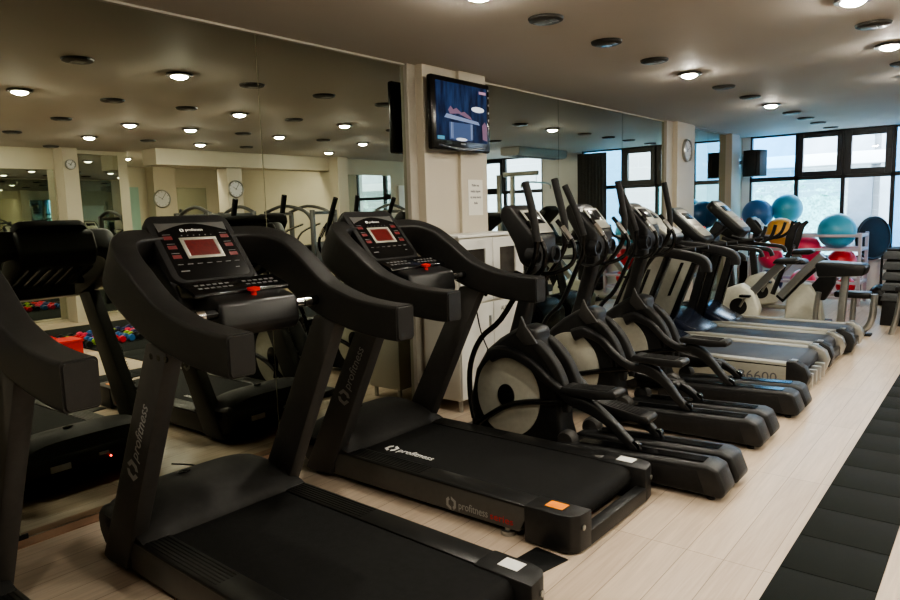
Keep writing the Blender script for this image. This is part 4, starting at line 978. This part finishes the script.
# bench (opposite)
bn = thing('incline_bench', 'black incline bench near the pillar, seen in the mirror', 'weight bench', (5.6, 3.0, 0), R(40))
MB().box(-.55, .1, -.14, .14, .42, .49, .02, seg=3).build('seat', M['vinyl'], bn)
MB().prism([(.1, .45), (.08, .52), (.55, .98), (.60, .92)], -.14, .14, bev=.02).build('backrest', M['vinyl'], bn)
MB().box(-.5, .6, -.03, .03, 0, .06, .01).box(-.4, -.34, -.03, .03, .05, .43, .01).box(.2, .26, -.03, .03, .05, .55, .01).build('frame', M['steel'], bn)
# dumbbells
db = None; cols = ['pinkball', 'black', 'redball', 'navyball', 'greenball', 'blueball']
names = {'pinkball': 'pink', 'black': 'black', 'redball': 'red', 'navyball': 'navy', 'greenball': 'lime', 'blueball': 'blue'}
protos = {}
i = 0
for row in range(4):
    for k in range(15):
        cc = cols[(k * 5 + row * 3 + (k // 3)) % 6] if random.random() < .8 else random.choice(cols)
        x = 5.0 + row * .23 + random.uniform(-.01, .01); y = 3.45 + k * .125 + random.uniform(-.01, .01); z = .008
        if cc not in protos:
            o = thing('dumbbell', '', 'dumbbell', (x, y, z), random.uniform(-.15, .15))
            MB().tube([(-.05, 0, .045), (.05, 0, .045)], .014, seg=8, smooth_path=False).build('bar', M['chrome'], o)
            for s in (-1, 1): MB().lathe([(.0, -.028), (.040, -.026), (.046, 0), (.040, .026), (0, .028)], (s * .07, 0, .046), axis='x', seg=10).build('weight', M[cc], o)
            protos[cc] = o
        else:
            o = dup(protos[cc], (x, y, z), random.uniform(-.15, .15))
        o['label'] = 'small %s dumbbell among the colourful dumbbells lying on the black mat' % names[cc]; o['group'] = '%s dumbbells on the mat' % names[cc]
o = thing('red_step', 'red plastic box on the mat beside the dumbbells, seen in the mirror', 'box', (4.75, 3.35, .008)); MB().box(-.15, .15, -.13, .13, 0, .16, .015).build('box_body', M['red'], o); MB().box(-.16, .16, -.14, .14, .15, .18, .008).build('box_lid', M['red'], o)
# ellipticals / treadmills on the opposite side
dup(e1, (9.6, 7.4, 0), R(180), 'elliptical trainer on the opposite side of the room, seen in the mirror')

# dark piece put in for the shadow and cap end between front treadmills
o = MB().prism([(2.0, 2.27), (2.15, 2.27), (2.20, 2.50), (2.03, 2.52)], 0.0, .005, axis='z', bev=.001).build('cap_and_shadow_patch', M['vinyl']); tag(o, 'dark shadow and cap-end pad on the floor between the two front treadmills', 'patch')

# ------------------------------------------------------------------ camera, world
cam = bpy.data.cameras.new('camera'); co = bpy.data.objects.new('camera', cam); col.objects.link(co); sc.camera = co
cam.sensor_width = 36; cam.lens = 695.24 / 900 * 36; cam.clip_start = .05
y_, p_, r_ = R(38.79112), R(-7.19048), R(-1.65429)
fwd = V((-math.sin(y_) * math.cos(p_), math.cos(y_) * math.cos(p_), math.sin(p_))); right = V((math.cos(y_), math.sin(y_), 0)); up = right.cross(fwd)
r2 = right * math.cos(r_) + up * math.sin(r_); u2 = up * math.cos(r_) - right * math.sin(r_)
mw = Matrix.Identity(4)
for i in range(3): mw[i][0] = r2[i]; mw[i][1] = u2[i]; mw[i][2] = -fwd[i]
mw[0][3], mw[1][3], mw[2][3] = 3.599, 0, 1.5
co.matrix_world = mw

w = bpy.data.worlds.new('sky'); sc.world = w; w.use_nodes = True
bg = w.node_tree.nodes['Background']; bg.inputs['Color'].default_value = (.72, .86, 1.0, 1); bg.inputs['Strength'].default_value = 11.0
sc.view_settings.view_transform = 'AgX'
sc.view_settings.look = 'AgX - Medium High Contrast'
sc.view_settings.exposure = 0.62
sc.cycles.max_bounces = 10; sc.cycles.glossy_bounces = 6; sc.cycles.transparent_max_bounces = 8
sc.cycles.sample_clamp_indirect = 3.0
sc.cycles.caustics_reflective = False; sc.cycles.caustics_refractive = False
